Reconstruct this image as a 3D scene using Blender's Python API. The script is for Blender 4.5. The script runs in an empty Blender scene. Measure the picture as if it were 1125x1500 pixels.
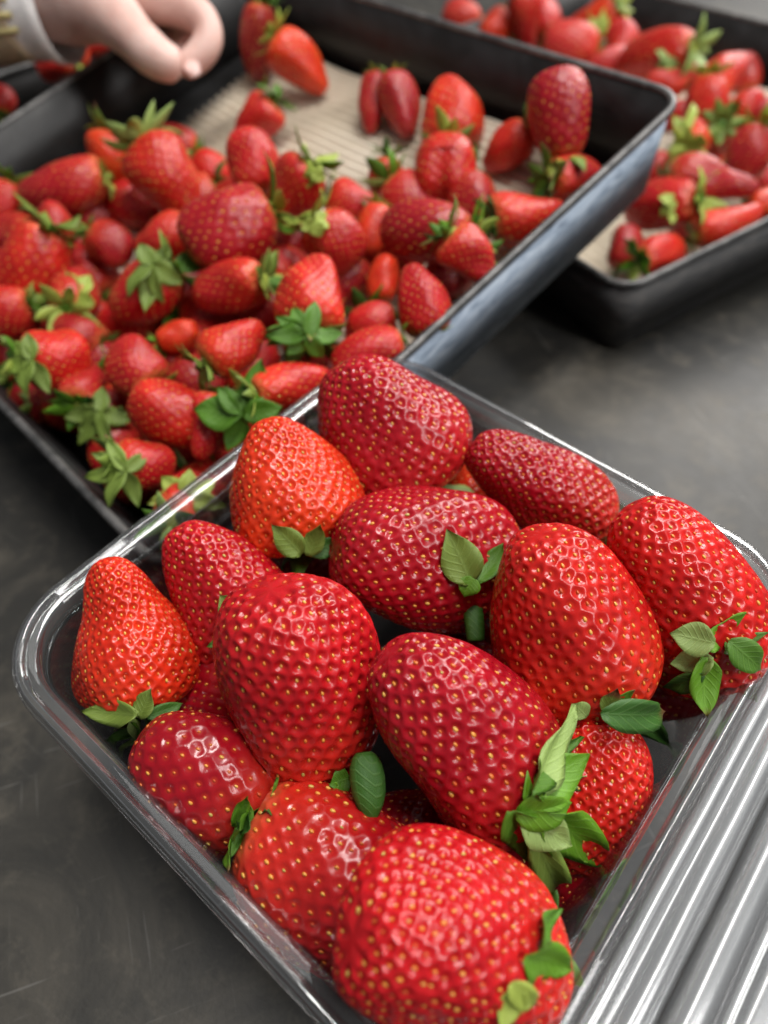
import bpy, math, random
import numpy as np
from mathutils import Vector, Matrix

rad = math.radians
sc = bpy.context.scene
COL = sc.collection
rng = random.Random(7)

# ------------------------------------------------------------------ camera
F_PX, IMG_W, IMG_H, PITCH, CAM_Z = 1050.0, 1125.0, 1500.0, rad(52), 0.27
cam_d = bpy.data.cameras.new('camera')
cam_d.sensor_fit = 'VERTICAL'
cam_d.sensor_height = 36.0
cam_d.sensor_width = 27.0
cam_d.lens = F_PX / IMG_H * 36.0
cam_d.clip_start = 0.005
cam_d.clip_end = 50.0
cam_d.dof.use_dof = True
cam_d.dof.focus_distance = 0.190
cam_d.dof.aperture_fstop = 6.9
cam = bpy.data.objects.new('camera', cam_d)
cam.location = (0, 0, CAM_Z)
cam.rotation_euler = (math.pi / 2 - PITCH, 0, 0)
COL.objects.link(cam)
sc.camera = cam

# ------------------------------------------------------------------ world, lamps, exposure
world = bpy.data.worlds.new('World')
sc.world = world
world.use_nodes = True
bg = world.node_tree.nodes['Background']
bg.inputs[0].default_value = (0.88, 0.90, 0.93, 1)
bg.inputs[1].default_value = 0.18


def area(name, loc, target, sx, sy, power, col):
    d = bpy.data.lights.new(name, 'AREA')
    d.shape = 'RECTANGLE'
    d.size, d.size_y = sx, sy
    d.energy = power
    d.color = col
    o = bpy.data.objects.new(name, d)
    o.location = loc
    o.rotation_euler = (Vector(target) - Vector(loc)).to_track_quat('-Z', 'Y').to_euler()
    COL.objects.link(o)
    return o


area('ceiling_lamp', (0.25, 0.42, 1.35), (0.02, 0.15, 0.05), 0.15, 0.9, 16, (1.0, 0.97, 0.93))
area('window_lamp', (1.05, 1.55, 0.95), (0.05, 0.25, 0.05), 0.9, 0.7, 26, (1.0, 0.97, 0.93))
area('ceiling_panel', (0.85, 1.05, 1.6), (0.85, 1.05, 0.0), 1.7, 1.6, 14, (1.0, 0.985, 0.96))
area('side_ceiling_lamp', (0.75, -0.35, 1.15), (0.1, 0.1, 0.05), 0.22, 0.9, 11, (1.0, 0.98, 0.96))

vs = sc.view_settings
vs.view_transform = 'Standard'
vs.look = 'None'
vs.exposure = 0.0
vs.gamma = 1.0
vs.use_curve_mapping = False
sc.cycles.use_denoising = True
sc.cycles.max_bounces = 10
sc.cycles.transparent_max_bounces = 24
sc.cycles.caustics_reflective = False
sc.cycles.caustics_refractive = False

# ------------------------------------------------------------------ pixel helpers (to read measured places off the photograph)
FWD = Vector((0, math.cos(PITCH), -math.sin(PITCH)))
UP = Vector((0, math.sin(PITCH), math.cos(PITCH)))
RIGHT = Vector((1, 0, 0))
CAM = Vector((0, 0, CAM_Z))


def ray(u, v):
    return FWD + RIGHT * ((u - IMG_W / 2) / F_PX) - UP * ((v - IMG_H / 2) / F_PX)


def at_z(u, v, z):
    d = ray(u, v)
    return CAM + d * ((z - CAM_Z) / d.z)


def at_plane(u, v, n, o):
    d = ray(u, v)
    return CAM + d * (n.dot(o - CAM) / n.dot(d))


def depth(p):
    return (p - CAM).dot(FWD)


def at_depth(u, v, dep):
    return CAM + ray(u, v) * dep


# ------------------------------------------------------------------ object helpers
def link(name, me, mat=None, parent=None):
    o = bpy.data.objects.new(name, me)
    COL.objects.link(o)
    if mat is not None and me is not None and not me.materials:
        me.materials.append(mat)
    if parent is not None:
        o.parent = parent
    return o


def tag(o, label, cat, group=None):
    o['label'] = label
    o['category'] = cat
    if group:
        o['group'] = group
    return o


def thing(name, label, cat, mat=Matrix.Identity(4), group=None):
    o = bpy.data.objects.new(name, None)
    o.empty_display_size = 0.01
    COL.objects.link(o)
    o.matrix_world = mat
    WM[o.name] = mat.copy()
    return tag(o, label, cat, group)


WM = {}


def place(o, m):
    o.matrix_parent_inverse = Matrix.Identity(4)
    o.matrix_basis = m


def np_mesh(name, verts, faces, smooth=True):
    """verts (n,3) array, faces: list of int arrays (m,3)/(m,4)"""
    me = bpy.data.meshes.new(name)
    verts = np.asarray(verts, dtype=np.float32)
    me.vertices.add(len(verts))
    me.vertices.foreach_set('co', verts.ravel())
    fl = [np.asarray(f, dtype=np.int32) for f in faces if len(f)]
    nl = sum(f.size for f in fl)
    npoly = sum(len(f) for f in fl)
    me.loops.add(nl)
    me.loops.foreach_set('vertex_index', np.concatenate([f.ravel() for f in fl]))
    me.polygons.add(npoly)
    tot = np.concatenate([np.full(len(f), f.shape[1], np.int32) for f in fl])
    start = np.concatenate([[0], np.cumsum(tot)[:-1]]).astype(np.int32)
    me.polygons.foreach_set('loop_start', start)
    me.polygons.foreach_set('loop_total', tot)
    if smooth:
        me.polygons.foreach_set('use_smooth', np.ones(npoly, dtype=bool))
    me.update(calc_edges=True)
    me.validate()
    return me


def add_attr(me, name, vals):
    a = me.attributes.new(name, 'FLOAT', 'POINT')
    a.data.foreach_set('value', np.asarray(vals, dtype=np.float32))


# ------------------------------------------------------------------ materials
def new_mat(name):
    m = bpy.data.materials.new(name)
    m.use_nodes = True
    nt = m.node_tree
    b = nt.nodes['Principled BSDF']
    return m, nt, b


def N(nt, typ, **kw):
    n = nt.nodes.new(typ)
    for k, v in kw.items():
        setattr(n, k, v)
    return n


def ramp(nt, src, stops):
    r = nt.nodes.new('ShaderNodeValToRGB')
    els = r.color_ramp.elements
    while len(els) < len(stops):
        els.new(0.5)
    for e, (p, c) in zip(els, stops):
        e.position = p
        e.color = (*c, 1) if len(c) == 3 else c
    nt.links.new(src, r.inputs[0])
    return r


def mix(nt, fac, a, b, mode='MIX'):
    n = nt.nodes.new('ShaderNodeMix')
    n.data_type = 'RGBA'
    n.blend_type = mode
    for sock, val in ((0, fac), (6, a), (7, b)):
        if isinstance(val, bpy.types.NodeSocket):
            nt.links.new(val, n.inputs[sock])
        elif sock == 0:
            n.inputs[0].default_value = val
        else:
            n.inputs[sock].default_value = (*val, 1)
    return n.outputs[2]


def noise(nt, scale, detail=4, rough=0.55, coord=None, dist=0.0):
    n = N(nt, 'ShaderNodeTexNoise')
    n.inputs['Scale'].default_value = scale
    n.inputs['Detail'].default_value = detail
    n.inputs['Roughness'].default_value = rough
    n.inputs['Distortion'].default_value = dist
    if coord is not None:
        nt.links.new(coord, n.inputs['Vector'])
    return n


def bump(nt, b, h, strength, dist, prev=None):
    n = N(nt, 'ShaderNodeBump')
    n.inputs['Strength'].default_value = strength
    n.inputs['Distance'].default_value = dist
    nt.links.new(h, n.inputs['Height'])
    if prev is not None:
        nt.links.new(prev, n.inputs['Normal'])
    if b is not None:
        nt.links.new(n.outputs[0], b.inputs['Normal'])
    return n.outputs[0]


def flesh_material(name='strawberry_flesh', rough0=0.10, rough1=0.37, sss=0.15):
    m, nt, b = new_mat(name)
    tc = N(nt, 'ShaderNodeTexCoord')
    oi = N(nt, 'ShaderNodeObjectInfo')
    pit = N(nt, 'ShaderNodeAttribute', attribute_name='pit').outputs['Fac']
    along = N(nt, 'ShaderNodeAttribute', attribute_name='along').outputs['Fac']
    n1 = noise(nt, 70, 3, 0.5, tc.outputs['Object'])
    # patches: darker ripe red against the berry's own colour
    r1 = ramp(nt, n1.outputs[0], [(0.36, (0, 0, 0)), (0.66, (1, 1, 1))])
    dark = mix(nt, 1.0, oi.outputs['Color'], (0.72, 0.45, 0.62), 'MULTIPLY')
    c = mix(nt, r1.outputs[0], dark, oi.outputs['Color'])
    # oranger, less ripe towards the leafy end, by a different amount on each berry
    rg_ = ramp(nt, along, [(0.0, (0.65, 0.65, 0.65)), (0.55, (0, 0, 0))])
    rm_ = N(nt, 'ShaderNodeMath', operation='MULTIPLY')
    nt.links.new(rg_.outputs[0], rm_.inputs[0])
    nt.links.new(oi.outputs['Random'], rm_.inputs[1])
    c = mix(nt, rm_.outputs[0], c, (0.66, 0.045, 0.010))
    # orange-red halo around each seed
    halo = mix(nt, 1.0, oi.outputs['Color'], (0.10, 0.035, 0.0), 'ADD')
    rp = ramp(nt, pit, [(0.35, (0, 0, 0)), (1.0, (0.75, 0.75, 0.75))])
    c = mix(nt, rp.outputs[0], c, halo)
    # paler shoulder under the calyx
    rs = ramp(nt, along, [(0.03, (0.6, 0.6, 0.6)), (0.10, (0, 0, 0))])
    c = mix(nt, rs.outputs[0], c, (0.66, 0.13, 0.05))
    nt.links.new(c, b.inputs['Base Color'])
    n2 = noise(nt, 900, 2, 0.5, tc.outputs['Object'])
    rr = N(nt, 'ShaderNodeMapRange')
    rr.inputs[3].default_value, rr.inputs[4].default_value = rough0, rough1
    n5 = noise(nt, 55, 4, 0.6, tc.outputs['Object'], 0.4)
    av = N(nt, 'ShaderNodeMath', operation='MULTIPLY_ADD')
    nt.links.new(n5.outputs[0], av.inputs[0])
    av.inputs[1].default_value = 1.6
    sb_ = N(nt, 'ShaderNodeMath', operation='MULTIPLY_ADD')
    nt.links.new(n2.outputs[0], sb_.inputs[0])
    sb_.inputs[1].default_value = 0.5
    sb_.inputs[2].default_value = -0.55
    nt.links.new(sb_.outputs[0], av.inputs[2])
    nt.links.new(av.outputs[0], rr.inputs[0])
    nt.links.new(rr.outputs[0], b.inputs['Roughness'])
    b.inputs['IOR'].default_value = 1.45
    b.inputs['Subsurface Weight'].default_value = sss
    b.inputs['Subsurface Radius'].default_value = (1.0, 0.15, 0.10)
    b.inputs['Subsurface Scale'].default_value = 0.0025
    bump(nt, b, n2.outputs[0], 0.12, 0.0004)
    return m


def seed_material():
    m, nt, b = new_mat('strawberry_seed')
    g = N(nt, 'ShaderNodeNewGeometry')
    r = ramp(nt, g.outputs['Random Per Island'],
             [(0.0, (0.45, 0.05, 0.015)), (0.3, (0.55, 0.13, 0.02)), (0.65, (0.66, 0.27, 0.04)), (0.9, (0.64, 0.36, 0.07)), (1.0, (0.40, 0.33, 0.08))])
    nt.links.new(r.outputs[0], b.inputs['Base Color'])
    b.inputs['Roughness'].default_value = 0.3
    return m


def leaf_material():
    m, nt, b = new_mat('sepal_leaf')
    tc = N(nt, 'ShaderNodeTexCoord')
    oi = N(nt, 'ShaderNodeObjectInfo')
    along = N(nt, 'ShaderNodeAttribute', attribute_name='along').outputs['Fac']
    across = N(nt, 'ShaderNodeAttribute', attribute_name='across').outputs['Fac']
    n1 = noise(nt, 260, 4, 0.6, tc.outputs['Object'])
    r1 = ramp(nt, n1.outputs[0], [(0.3, (0.55, 0.6, 0.5)), (0.7, (1.25, 1.2, 1.1))])
    c = mix(nt, 1.0, oi.outputs['Color'], r1.outputs[0], 'MULTIPLY')
    # veins: chevrons along the leaf + midrib
    ma = N(nt, 'ShaderNodeMath', operation='MULTIPLY_ADD')
    nt.links.new(across, ma.inputs[0])
    ma.inputs[1].default_value = -0.28
    nt.links.new(along, ma.inputs[2])
    mu = N(nt, 'ShaderNodeMath', operation='MULTIPLY')
    nt.links.new(ma.outputs[0], mu.inputs[0])
    mu.inputs[1].default_value = 42
    si = N(nt, 'ShaderNodeMath', operation='SINE')
    nt.links.new(mu.outputs[0], si.inputs[0])
    rv = ramp(nt, si.outputs[0], [(0.55, (0, 0, 0)), (1.0, (1, 1, 1))])
    rm = ramp(nt, across, [(0.0, (1, 1, 1)), (0.10, (0, 0, 0))])
    vein = mix(nt, 1.0, rv.outputs[0], rm.outputs[0], 'LIGHTEN')
    lighter = mix(nt, 1.0, c, (0.06, 0.08, 0.03), 'ADD')
    vf = N(nt, 'ShaderNodeMath', operation='MULTIPLY')
    nt.links.new(vein, vf.inputs[0])
    vf.inputs[1].default_value = 0.45
    c = mix(nt, vf.outputs[0], c, lighter)
    # dry brown tips; how much comes with each sepal (object alpha)
    ad = N(nt, 'ShaderNodeMath', operation='MULTIPLY_ADD')
    nt.links.new(n1.outputs[0], ad.inputs[0])
    ad.inputs[1].default_value = 0.35
    nt.links.new(along, ad.inputs[2])
    ad2 = N(nt, 'ShaderNodeMath', operation='ADD')
    nt.links.new(ad.outputs[0], ad2.inputs[0])
    sub = N(nt, 'ShaderNodeMath', operation='SUBTRACT')
    sub.inputs[0].default_value = 0.0
    al = N(nt, 'ShaderNodeMath', operation='SUBTRACT')
    al.inputs[0].default_value = 1.0
    nt.links.new(oi.outputs['Alpha'], al.inputs[1])
    nt.links.new(al.outputs[0], ad2.inputs[1])
    rb = ramp(nt, ad2.outputs[0], [(0.0, (0, 0, 0)), (1.0, (1, 1, 1))])
    rb.color_ramp.elements[0].position = 0.0
    mr = N(nt, 'ShaderNodeMapRange')
    mr.inputs[1].default_value, mr.inputs[2].default_value = 1.22, 1.36
    nt.links.new(ad2.outputs[0], mr.inputs[0])
    c = mix(nt, mr.outputs[0], c, (0.20, 0.085, 0.035))
    nt.links.new(c, b.inputs['Base Color'])
    b.inputs['Roughness'].default_value = 0.42
    b.inputs['Subsurface Weight'].default_value = 0.0
    hb = bump(nt, None, vein, 0.35, 0.0003)
    bump(nt, b, n1.outputs[0], 0.3, 0.0004, hb)
    # thin leaf: some light passes through
    tr = N(nt, 'ShaderNodeBsdfTranslucent')
    nt.links.new(c, tr.inputs[0])
    ms = N(nt, 'ShaderNodeMixShader')
    ms.inputs[0].default_value = 0.28
    nt.links.new(b.outputs[0], ms.inputs[1])
    nt.links.new(tr.outputs[0], ms.inputs[2])
    nt.links.new(ms.outputs[0], nt.nodes['Material Output'].inputs[0])
    return m


def plastic_material(name, tint, refl, rough, milk, bscale, bstr):
    """clear thermoformed film: Fresnel reflection over a see-through sheet"""
    m, nt, b = new_mat(name)
    nt.nodes.remove(b)
    tc = N(nt, 'ShaderNodeTexCoord')
    n1 = noise(nt, bscale, 3, 0.5, tc.outputs['Object'])
    bn = bump(nt, None, n1.outputs[0], bstr, 0.002)
    fr = N(nt, 'ShaderNodeFresnel')
    fr.inputs[0].default_value = 1.55
    nt.links.new(bn, fr.inputs[1])
    mu = N(nt, 'ShaderNodeMath', operation='MULTIPLY')
    mu.use_clamp = True
    nt.links.new(fr.outputs[0], mu.inputs[0])
    mu.inputs[1].default_value = refl
    t = N(nt, 'ShaderNodeBsdfTransparent')
    t.inputs[0].default_value = (*tint, 1)
    g = N(nt, 'ShaderNodeBsdfGlossy')
    g.inputs['Roughness'].default_value = rough
    nt.links.new(bn, g.inputs['Normal'])
    d = N(nt, 'ShaderNodeBsdfDiffuse')
    d.inputs[0].default_value = (0.75, 0.78, 0.8, 1)
    s1 = N(nt, 'ShaderNodeMixShader')
    s1.inputs[0].default_value = milk
    nt.links.new(t.outputs[0], s1.inputs[1])
    nt.links.new(d.outputs[0], s1.inputs[2])
    s2 = N(nt, 'ShaderNodeMixShader')
    nt.links.new(mu.outputs[0], s2.inputs[0])
    nt.links.new(s1.outputs[0], s2.inputs[1])
    nt.links.new(g.outputs[0], s2.inputs[2])
    nt.links.new(s2.outputs[0], nt.nodes['Material Output'].inputs[0])
    return m


def table_material():
    m, nt, b = new_mat('worn_dark_table')
    tc = N(nt, 'ShaderNodeTexCoord')
    n1 = noise(nt, 11, 8, 0.66, tc.outputs['Object'], 0.9)
    n2 = noise(nt, 60, 8, 0.72, tc.outputs['Object'], 0.2)
    n3 = noise(nt, 500, 3, 0.6, tc.outputs['Object'])
    c = ramp(nt, n1.outputs[0], [(0.32, (0.016, 0.016, 0.0155)), (0.52, (0.028, 0.0265, 0.023)), (0.70, (0.074, 0.066, 0.053))]).outputs[0]
    r2 = ramp(nt, n2.outputs[0], [(0.52, (0, 0, 0)), (0.80, (0.5, 0.5, 0.5))])
    c = mix(nt, r2.outputs[0], c, (0.150, 0.130, 0.098))
    # long faint scratches
    mp = N(nt, 'ShaderNodeMapping')
    mp0 = N(nt, 'ShaderNodeMapping')
    mp0.inputs['Rotation'].default_value = (0, 0, rad(33))
    nt.links.new(tc.outputs['Object'], mp0.inputs[0])
    mp.inputs['Scale'].default_value = (14, 190, 1)
    nt.links.new(mp0.outputs[0], mp.inputs[0])
    n4 = noise(nt, 1.0, 4, 0.6, mp.outputs[0], 0.4)
    r4 = ramp(nt, n4.outputs[0], [(0.62, (0, 0, 0)), (0.78, (0.45, 0.45, 0.45))])
    c = mix(nt, r4.outputs[0], c, (0.085, 0.08, 0.07))
    for rot_, sc_ in ((72, 420), (-20, 520)):
        ma_, mb_ = N(nt, 'ShaderNodeMapping'), N(nt, 'ShaderNodeMapping')
        ma_.inputs['Rotation'].default_value = (0, 0, rad(rot_))
        mb_.inputs['Scale'].default_value = (22, sc_, 1)
        nt.links.new(tc.outputs['Object'], ma_.inputs[0])
        nt.links.new(ma_.outputs[0], mb_.inputs[0])
        n7 = noise(nt, 1.0, 3, 0.5, mb_.outputs[0], 0.3)
        r7 = ramp(nt, n7.outputs[0], [(0.67, (0, 0, 0)), (0.74, (0.6, 0.6, 0.6))])
        c = mix(nt, r7.outputs[0], c, (0.13, 0.125, 0.115))
    nt.links.new(c, b.inputs['Base Color'])
    rr = N(nt, 'ShaderNodeMapRange')
    rr.inputs[3].default_value, rr.inputs[4].default_value = 0.34, 0.62
    nt.links.new(n2.outputs[0], rr.inputs[0])
    nt.links.new(rr.outputs[0], b.inputs['Roughness'])
    b.inputs['Specular IOR Level'].default_value = 0.42
    hb = bump(nt, None, n3.outputs[0], 0.2, 0.0004)
    bump(nt, b, n4.outputs[0], 0.1, 0.0005, hb)
    return m


def tray_material():
    m, nt, b = new_mat('dark_baking_steel')
    tc = N(nt, 'ShaderNodeTexCoord')
    n1 = noise(nt, 45, 5, 0.6, tc.outputs['Object'], 0.8)
    n2 = noise(nt, 220, 4, 0.6, tc.outputs['Object'])
    c = ramp(nt, n1.outputs[0], [(0.35, (0.010, 0.0095, 0.009)), (0.7, (0.022, 0.022, 0.023))]).outputs[0]
    nt.links.new(c, b.inputs['Base Color'])
    b.inputs['Metallic'].default_value = 0.0
    rr = N(nt, 'ShaderNodeMapRange')
    rr.inputs[3].default_value, rr.inputs[4].default_value = 0.30, 0.58
    nt.links.new(n1.outputs[0], rr.inputs[0])
    nt.links.new(rr.outputs[0], b.inputs['Roughness'])
    b.inputs['Specular IOR Level'].default_value = 0.32
    bump(nt, b, n2.outputs[0], 0.15, 0.0008)
    return m


def worn_material(name='worn_blue_grey_steel', gain=(1, 1, 1)):
    m, nt, b = new_mat(name)
    tc = N(nt, 'ShaderNodeTexCoord')
    mp = N(nt, 'ShaderNodeMapping')
    mp.inputs['Scale'].default_value = (1, 1, 3)
    nt.links.new(tc.outputs['Object'], mp.inputs[0])
    n1 = noise(nt, 55, 6, 0.65, mp.outputs[0], 1.0)
    c = ramp(nt, n1.outputs[0], [(p_, tuple(x * g_ for x, g_ in zip(c_, gain))) for p_, c_ in ((0.32, (0.14, 0.18, 0.24)), (0.52, (0.30, 0.37, 0.46)), (0.75, (0.50, 0.57, 0.64)))]).outputs[0]
    nt.links.new(c, b.inputs['Base Color'])
    b.inputs['Metallic'].default_value = 0.0
    b.inputs['Roughness'].default_value = 0.72
    bump(nt, b, n1.outputs[0], 0.1, 0.0008)
    return m


def rim_material():
    m, nt, b = new_mat('worn_tray_rim')
    tc = N(nt, 'ShaderNodeTexCoord')
    n1 = noise(nt, 120, 5, 0.6, tc.outputs['Object'])
    c = ramp(nt, n1.outputs[0], [(0.4, (0.06, 0.06, 0.06)), (0.7, (0.17, 0.165, 0.16))]).outputs[0]
    nt.links.new(c, b.inputs['Base Color'])
    b.inputs['Metallic'].default_value = 0.4
    b.inputs['Roughness'].default_value = 0.4
    return m


def paper_material():
    m, nt, b = new_mat('kraft_corrugated_paper')
    tc = N(nt, 'ShaderNodeTexCoord')
    n1 = noise(nt, 18, 5, 0.6, tc.outputs['Object'])
    n2 = noise(nt, 900, 3, 0.6, tc.outputs['Object'])
    c = ramp(nt, n1.outputs[0], [(0.3, (0.44, 0.38, 0.29)), (0.5, (0.60, 0.53, 0.42)), (0.75, (0.68, 0.62, 0.52))]).outputs[0]
    n6 = noise(nt, 42, 5, 0.7, tc.outputs['Object'], 0.8)
    r6 = ramp(nt, n6.outputs[0], [(0.60, (0, 0, 0)), (0.72, (0.55, 0.55, 0.55))])
    c = mix(nt, r6.outputs[0], c, (0.42, 0.25, 0.17))
    nt.links.new(c, b.inputs['Base Color'])
    b.inputs['Roughness'].default_value = 0.9
    bump(nt, b, n2.outputs[0], 0.3, 0.0004)
    return m


def skin_material():
    m, nt, b = new_mat('skin')
    tc = N(nt, 'ShaderNodeTexCoord')
    n1 = noise(nt, 40, 4, 0.6, tc.outputs['Object'])
    c = ramp(nt, n1.outputs[0], [(0.35, (0.56, 0.33, 0.28)), (0.7, (0.74, 0.53, 0.47))]).outputs[0]
    nt.links.new(c, b.inputs['Base Color'])
    b.inputs['Roughness'].default_value = 0.5
    nw = noise(nt, 320, 5, 0.65, tc.outputs['Object'], 0.5)
    bump(nt, b, nw.outputs[0], 0.35, 0.0012)
    b.inputs['Subsurface Weight'].default_value = 0.2
    b.inputs['Subsurface Radius'].default_value = (1, 0.3, 0.2)
    b.inputs['Subsurface Scale'].default_value = 0.004
    return m


def plain(name, col, rough, metal=0.0):
    m, nt, b = new_mat(name)
    tc = N(nt, 'ShaderNodeTexCoord')
    n1 = noise(nt, 150, 4, 0.6, tc.outputs['Object'])
    r = ramp(nt, n1.outputs[0], [(0.3, tuple(x * 0.8 for x in col)), (0.7, tuple(min(1, x * 1.12) for x in col))])
    nt.links.new(r.outputs[0], b.inputs['Base Color'])
    b.inputs['Roughness'].default_value = rough
    b.inputs['Metallic'].default_value = metal
    return m


M_FLESH2 = flesh_material('duller_strawberry_flesh', 0.30, 0.48, 0.0)
M_FLESH, M_SEED, M_LEAF = flesh_material(), seed_material(), leaf_material()
M_PUNNET = plastic_material('clear_punnet_plastic', (0.992, 0.993, 0.995), 0.8, 0.04, 0.008, 60, 0.12)
M_LID = plastic_material('clear_lid_plastic', (0.93, 0.94, 0.95), 2.0, 0.22, 0.15, 30, 0.06)
M_RIMP = plastic_material('milky_rim_plastic', (0.99, 0.992, 0.995), 0.72, 0.045, 0.022, 60, 0.10)
M_TABLE, M_TRAY, M_RIM, M_PAPER = table_material(), tray_material(), rim_material(), paper_material()
M_SKIN = skin_material()
M_WORN = worn_material()
M_CHAR = worn_material('charcoal_steel', (0.20, 0.16, 0.13))
M_CLOTH = plain('pale_grey_cloth', (0.86, 0.85, 0.84), 0.9)
M_GOLD = plain('gold_glint', (0.95, 0.78, 0.36), 0.35, 0.5)  # colour of the smeared highlights built onto the cuff
M_BAND = plain('gold_brown_cloth', (0.50, 0.40, 0.26), 0.8)
M_NAIL = plain('fingernail', (0.74, 0.50, 0.45), 0.25)

# ------------------------------------------------------------------ table
s = 2.5
tm = np_mesh('table', [(-s, -1.2, 0), (s, -1.2, 0), (s, 3.2, 0), (-s, 3.2, 0)], [np.array([[0, 1, 2, 3]])], False)
table = link('table_top', tm, M_TABLE)
table['kind'] = 'structure'


# ------------------------------------------------------------------ rounded-rectangle sweeps
def rrect(hx, hy, r, seg=8, edge=14):
    """closed loop of points (ccw) with outward directions, for a rounded rectangle"""
    pts = []
    for cx, cy, a0 in ((hx - r, hy - r, 0), (-hx + r, hy - r, 90), (-hx + r, -hy + r, 180), (hx - r, -hy + r, 270)):
        for i in range(seg + 1):
            a = rad(a0 + 90 * i / seg)
            pts.append((cx, cy, math.cos(a), math.sin(a), r))
    out = []
    n = len(pts)
    for i in range(n):
        out.append(pts[i])
        if (i + 1) % (seg + 1) == 0:
            p, q = pts[i], pts[(i + 1) % n]
            for k in range(1, edge):
                t = k / edge
                out.append((p[0] + (q[0] - p[0]) * t, p[1] + (q[1] - p[1]) * t, p[2], p[3], r))
    return out


def sweep(name, loop, profile, cap_first=True, cap_last=False, closed_profile=False, wob=0.0, seed=1):
    """profile: list of (offset, z): point = corner centre + dir*(r+offset)"""
    nl, npf = len(loop), len(profile)
    v = []
    rg = random.Random(seed)
    ph = [rg.uniform(0, 6.28) for _ in range(4)]
    for j, (o, z) in enumerate(profile):
        for i, (cx, cy, dx, dy, r) in enumerate(loop):
            w = wob * (math.sin(cx * 160 + ph[0]) + math.sin(cy * 130 + ph[1])) if wob else 0
            rr = max(r + o, 0.0004)
            # offsets past the corner radius move the corner centre as well
            ex = o + r - rr
            v.append((cx + dx * rr + (math.copysign(ex, dx) if abs(dx) > 1e-6 else 0) * 0 + 0, cy + dy * rr, z + w))
    f = []
    for j in range(npf - 1):
        for i in range(nl):
            k = (i + 1) % nl
            f.append((j * nl + i, j * nl + k, (j + 1) * nl + k, (j + 1) * nl + i))
    if closed_profile:
        for i in range(nl):
            k = (i + 1) % nl
            f.append(((npf - 1) * nl + i, (npf - 1) * nl + k, k, i))
    me = bpy.data.meshes.new(name)
    faces = list(f)
    if cap_first:
        faces.append(tuple(reversed(range(nl))))
    if cap_last:
        faces.append(tuple(range((npf - 1) * nl, npf * nl)))
    me.from_pydata(v, [], faces)
    me.polygons.foreach_set('use_smooth', np.ones(len(faces), dtype=bool))
    me.update()
    return me


def frame(origin, xdir, n):
    n = n.normalized()
    x = (xdir - n * xdir.dot(n)).normalized()
    y = n.cross(x)
    m = Matrix.Identity(4)
    for i in range(3):
        m[i][0], m[i][1], m[i][2], m[i][3] = x[i], y[i], n[i], origin[i]
    return m


# ------------------------------------------------------------------ baking trays
def tray(label, mat, hx, hy, depth_, outer=None):
    """origin at the rim-plane centre; z up out of the tray"""
    t = thing('baking_tray', label, 'tray', mat @ Matrix.Translation((0, 0, -depth_)), 'dark steel baking trays')
    H = depth_
    taper = 0.006
    lp = rrect(hx, hy, 0.014, 6, 20)
    wall = sweep('tray_wall', lp, [(-taper - 0.0016, 0.002), (-0.0016, H - 0.001), (0.0, H - 0.001), (-taper, 0.0)],
                 cap_first=False, closed_profile=True)
    wall.materials.append(M_TRAY)
    wall.materials.append(outer or M_TRAY)
    nl_ = len(lp)
    mi = np.zeros(len(wall.polygons), np.int32)
    mi[2 * nl_:3 * nl_] = 1
    wall.polygons.foreach_set('material_index', mi)
    link('wall', wall, None, t)
    fl = sweep('tray_floor', lp, [(-taper - 0.0008, 0.0002), (-taper - 0.0012, 0.0014)], cap_first=True, cap_last=True)
    link('floor', fl, M_TRAY, t)
    prof = []
    for k in range(8):
        a = 2 * math.pi * k / 8
        prof.append((0.0003 + 0.0020 * math.cos(a), H - 0.0005 + 0.0019 * math.sin(a)))
    rim = sweep('tray_rim', lp, prof, cap_first=False, closed_profile=True)
    link('rim', rim, M_RIM, t)
    return t


def corrugated(mat, x0, x1, y0, y1, label, group, pitch=0.0062, amp=0.0017):
    nx = int((x1 - x0) / pitch * 6)
    xs = np.linspace(x0, x1, nx)
    ys = np.linspace(y0, y1, 24)
    X, Y = np.meshgrid(xs, ys, indexing='ij')
    Z = amp * np.cos(X / pitch * 2 * np.pi) + 0.0035 * np.sin(X * 23 + Y * 31) * np.sin(Y * 17) ** 2 + 0.004
    n = X.size
    vt = np.stack([X, Y, Z], -1).reshape(-1, 3)
    vb = vt.copy()
    vb[:, 2] -= 0.0012
    idx = np.arange(n).reshape(nx, 24)
    q = np.stack([idx[:-1, :-1], idx[1:, :-1], idx[1:, 1:], idx[:-1, 1:]], -1).reshape(-1, 4)
    edge = []
    ring = list(idx[:, 0]) + list(idx[-1, 1:]) + list(idx[::-1, -1][1:]) + list(idx[0, ::-1][1:-1])
    for a, b in zip(ring, ring[1:] + ring[:1]):
        edge.append((b, a, a + n, b + n))
    me = np_mesh('paper_liner', np.concatenate([vt, vb]), [q, q[:, ::-1] + n, np.array(edge)])
    o = link('paper_liner', me, M_PAPER)
    o.matrix_world = mat
    return tag(o, label, 'paper liner', group)


TD = 0.045
n1 = Vector((math.sin(rad(-11)), math.sin(rad(-8)), 1)).normalized()
N_px, C_px = (242, 840), (1002.5, 140.6)
pN = at_z(*N_px, CAM_Z - 0.2135)
pC = at_plane(*C_px, n1, pN)
ex = (pC - pN)
LX = ex.length
ex.normalize()
ey = n1.cross(ex)
LY = 0.334
T1 = frame(pN + ex * LX / 2 + ey * LY / 2, ex, n1)
tray('tilted dark baking tray with a bare patch of ribbed paper, filled with strawberries', T1, LX / 2, LY / 2, TD, M_WORN)
FLOOR1 = T1 @ Matrix.Translation((0, 0, -TD + 0.002))
corrugated(FLOOR1, -LX / 2 + 0.014, LX / 2 - 0.014, -LY / 2 + 0.014, LY / 2 - 0.040,
           'beige ribbed paper liner in the middle tray, its bare patch showing', 'paper liners in the trays')

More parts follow.
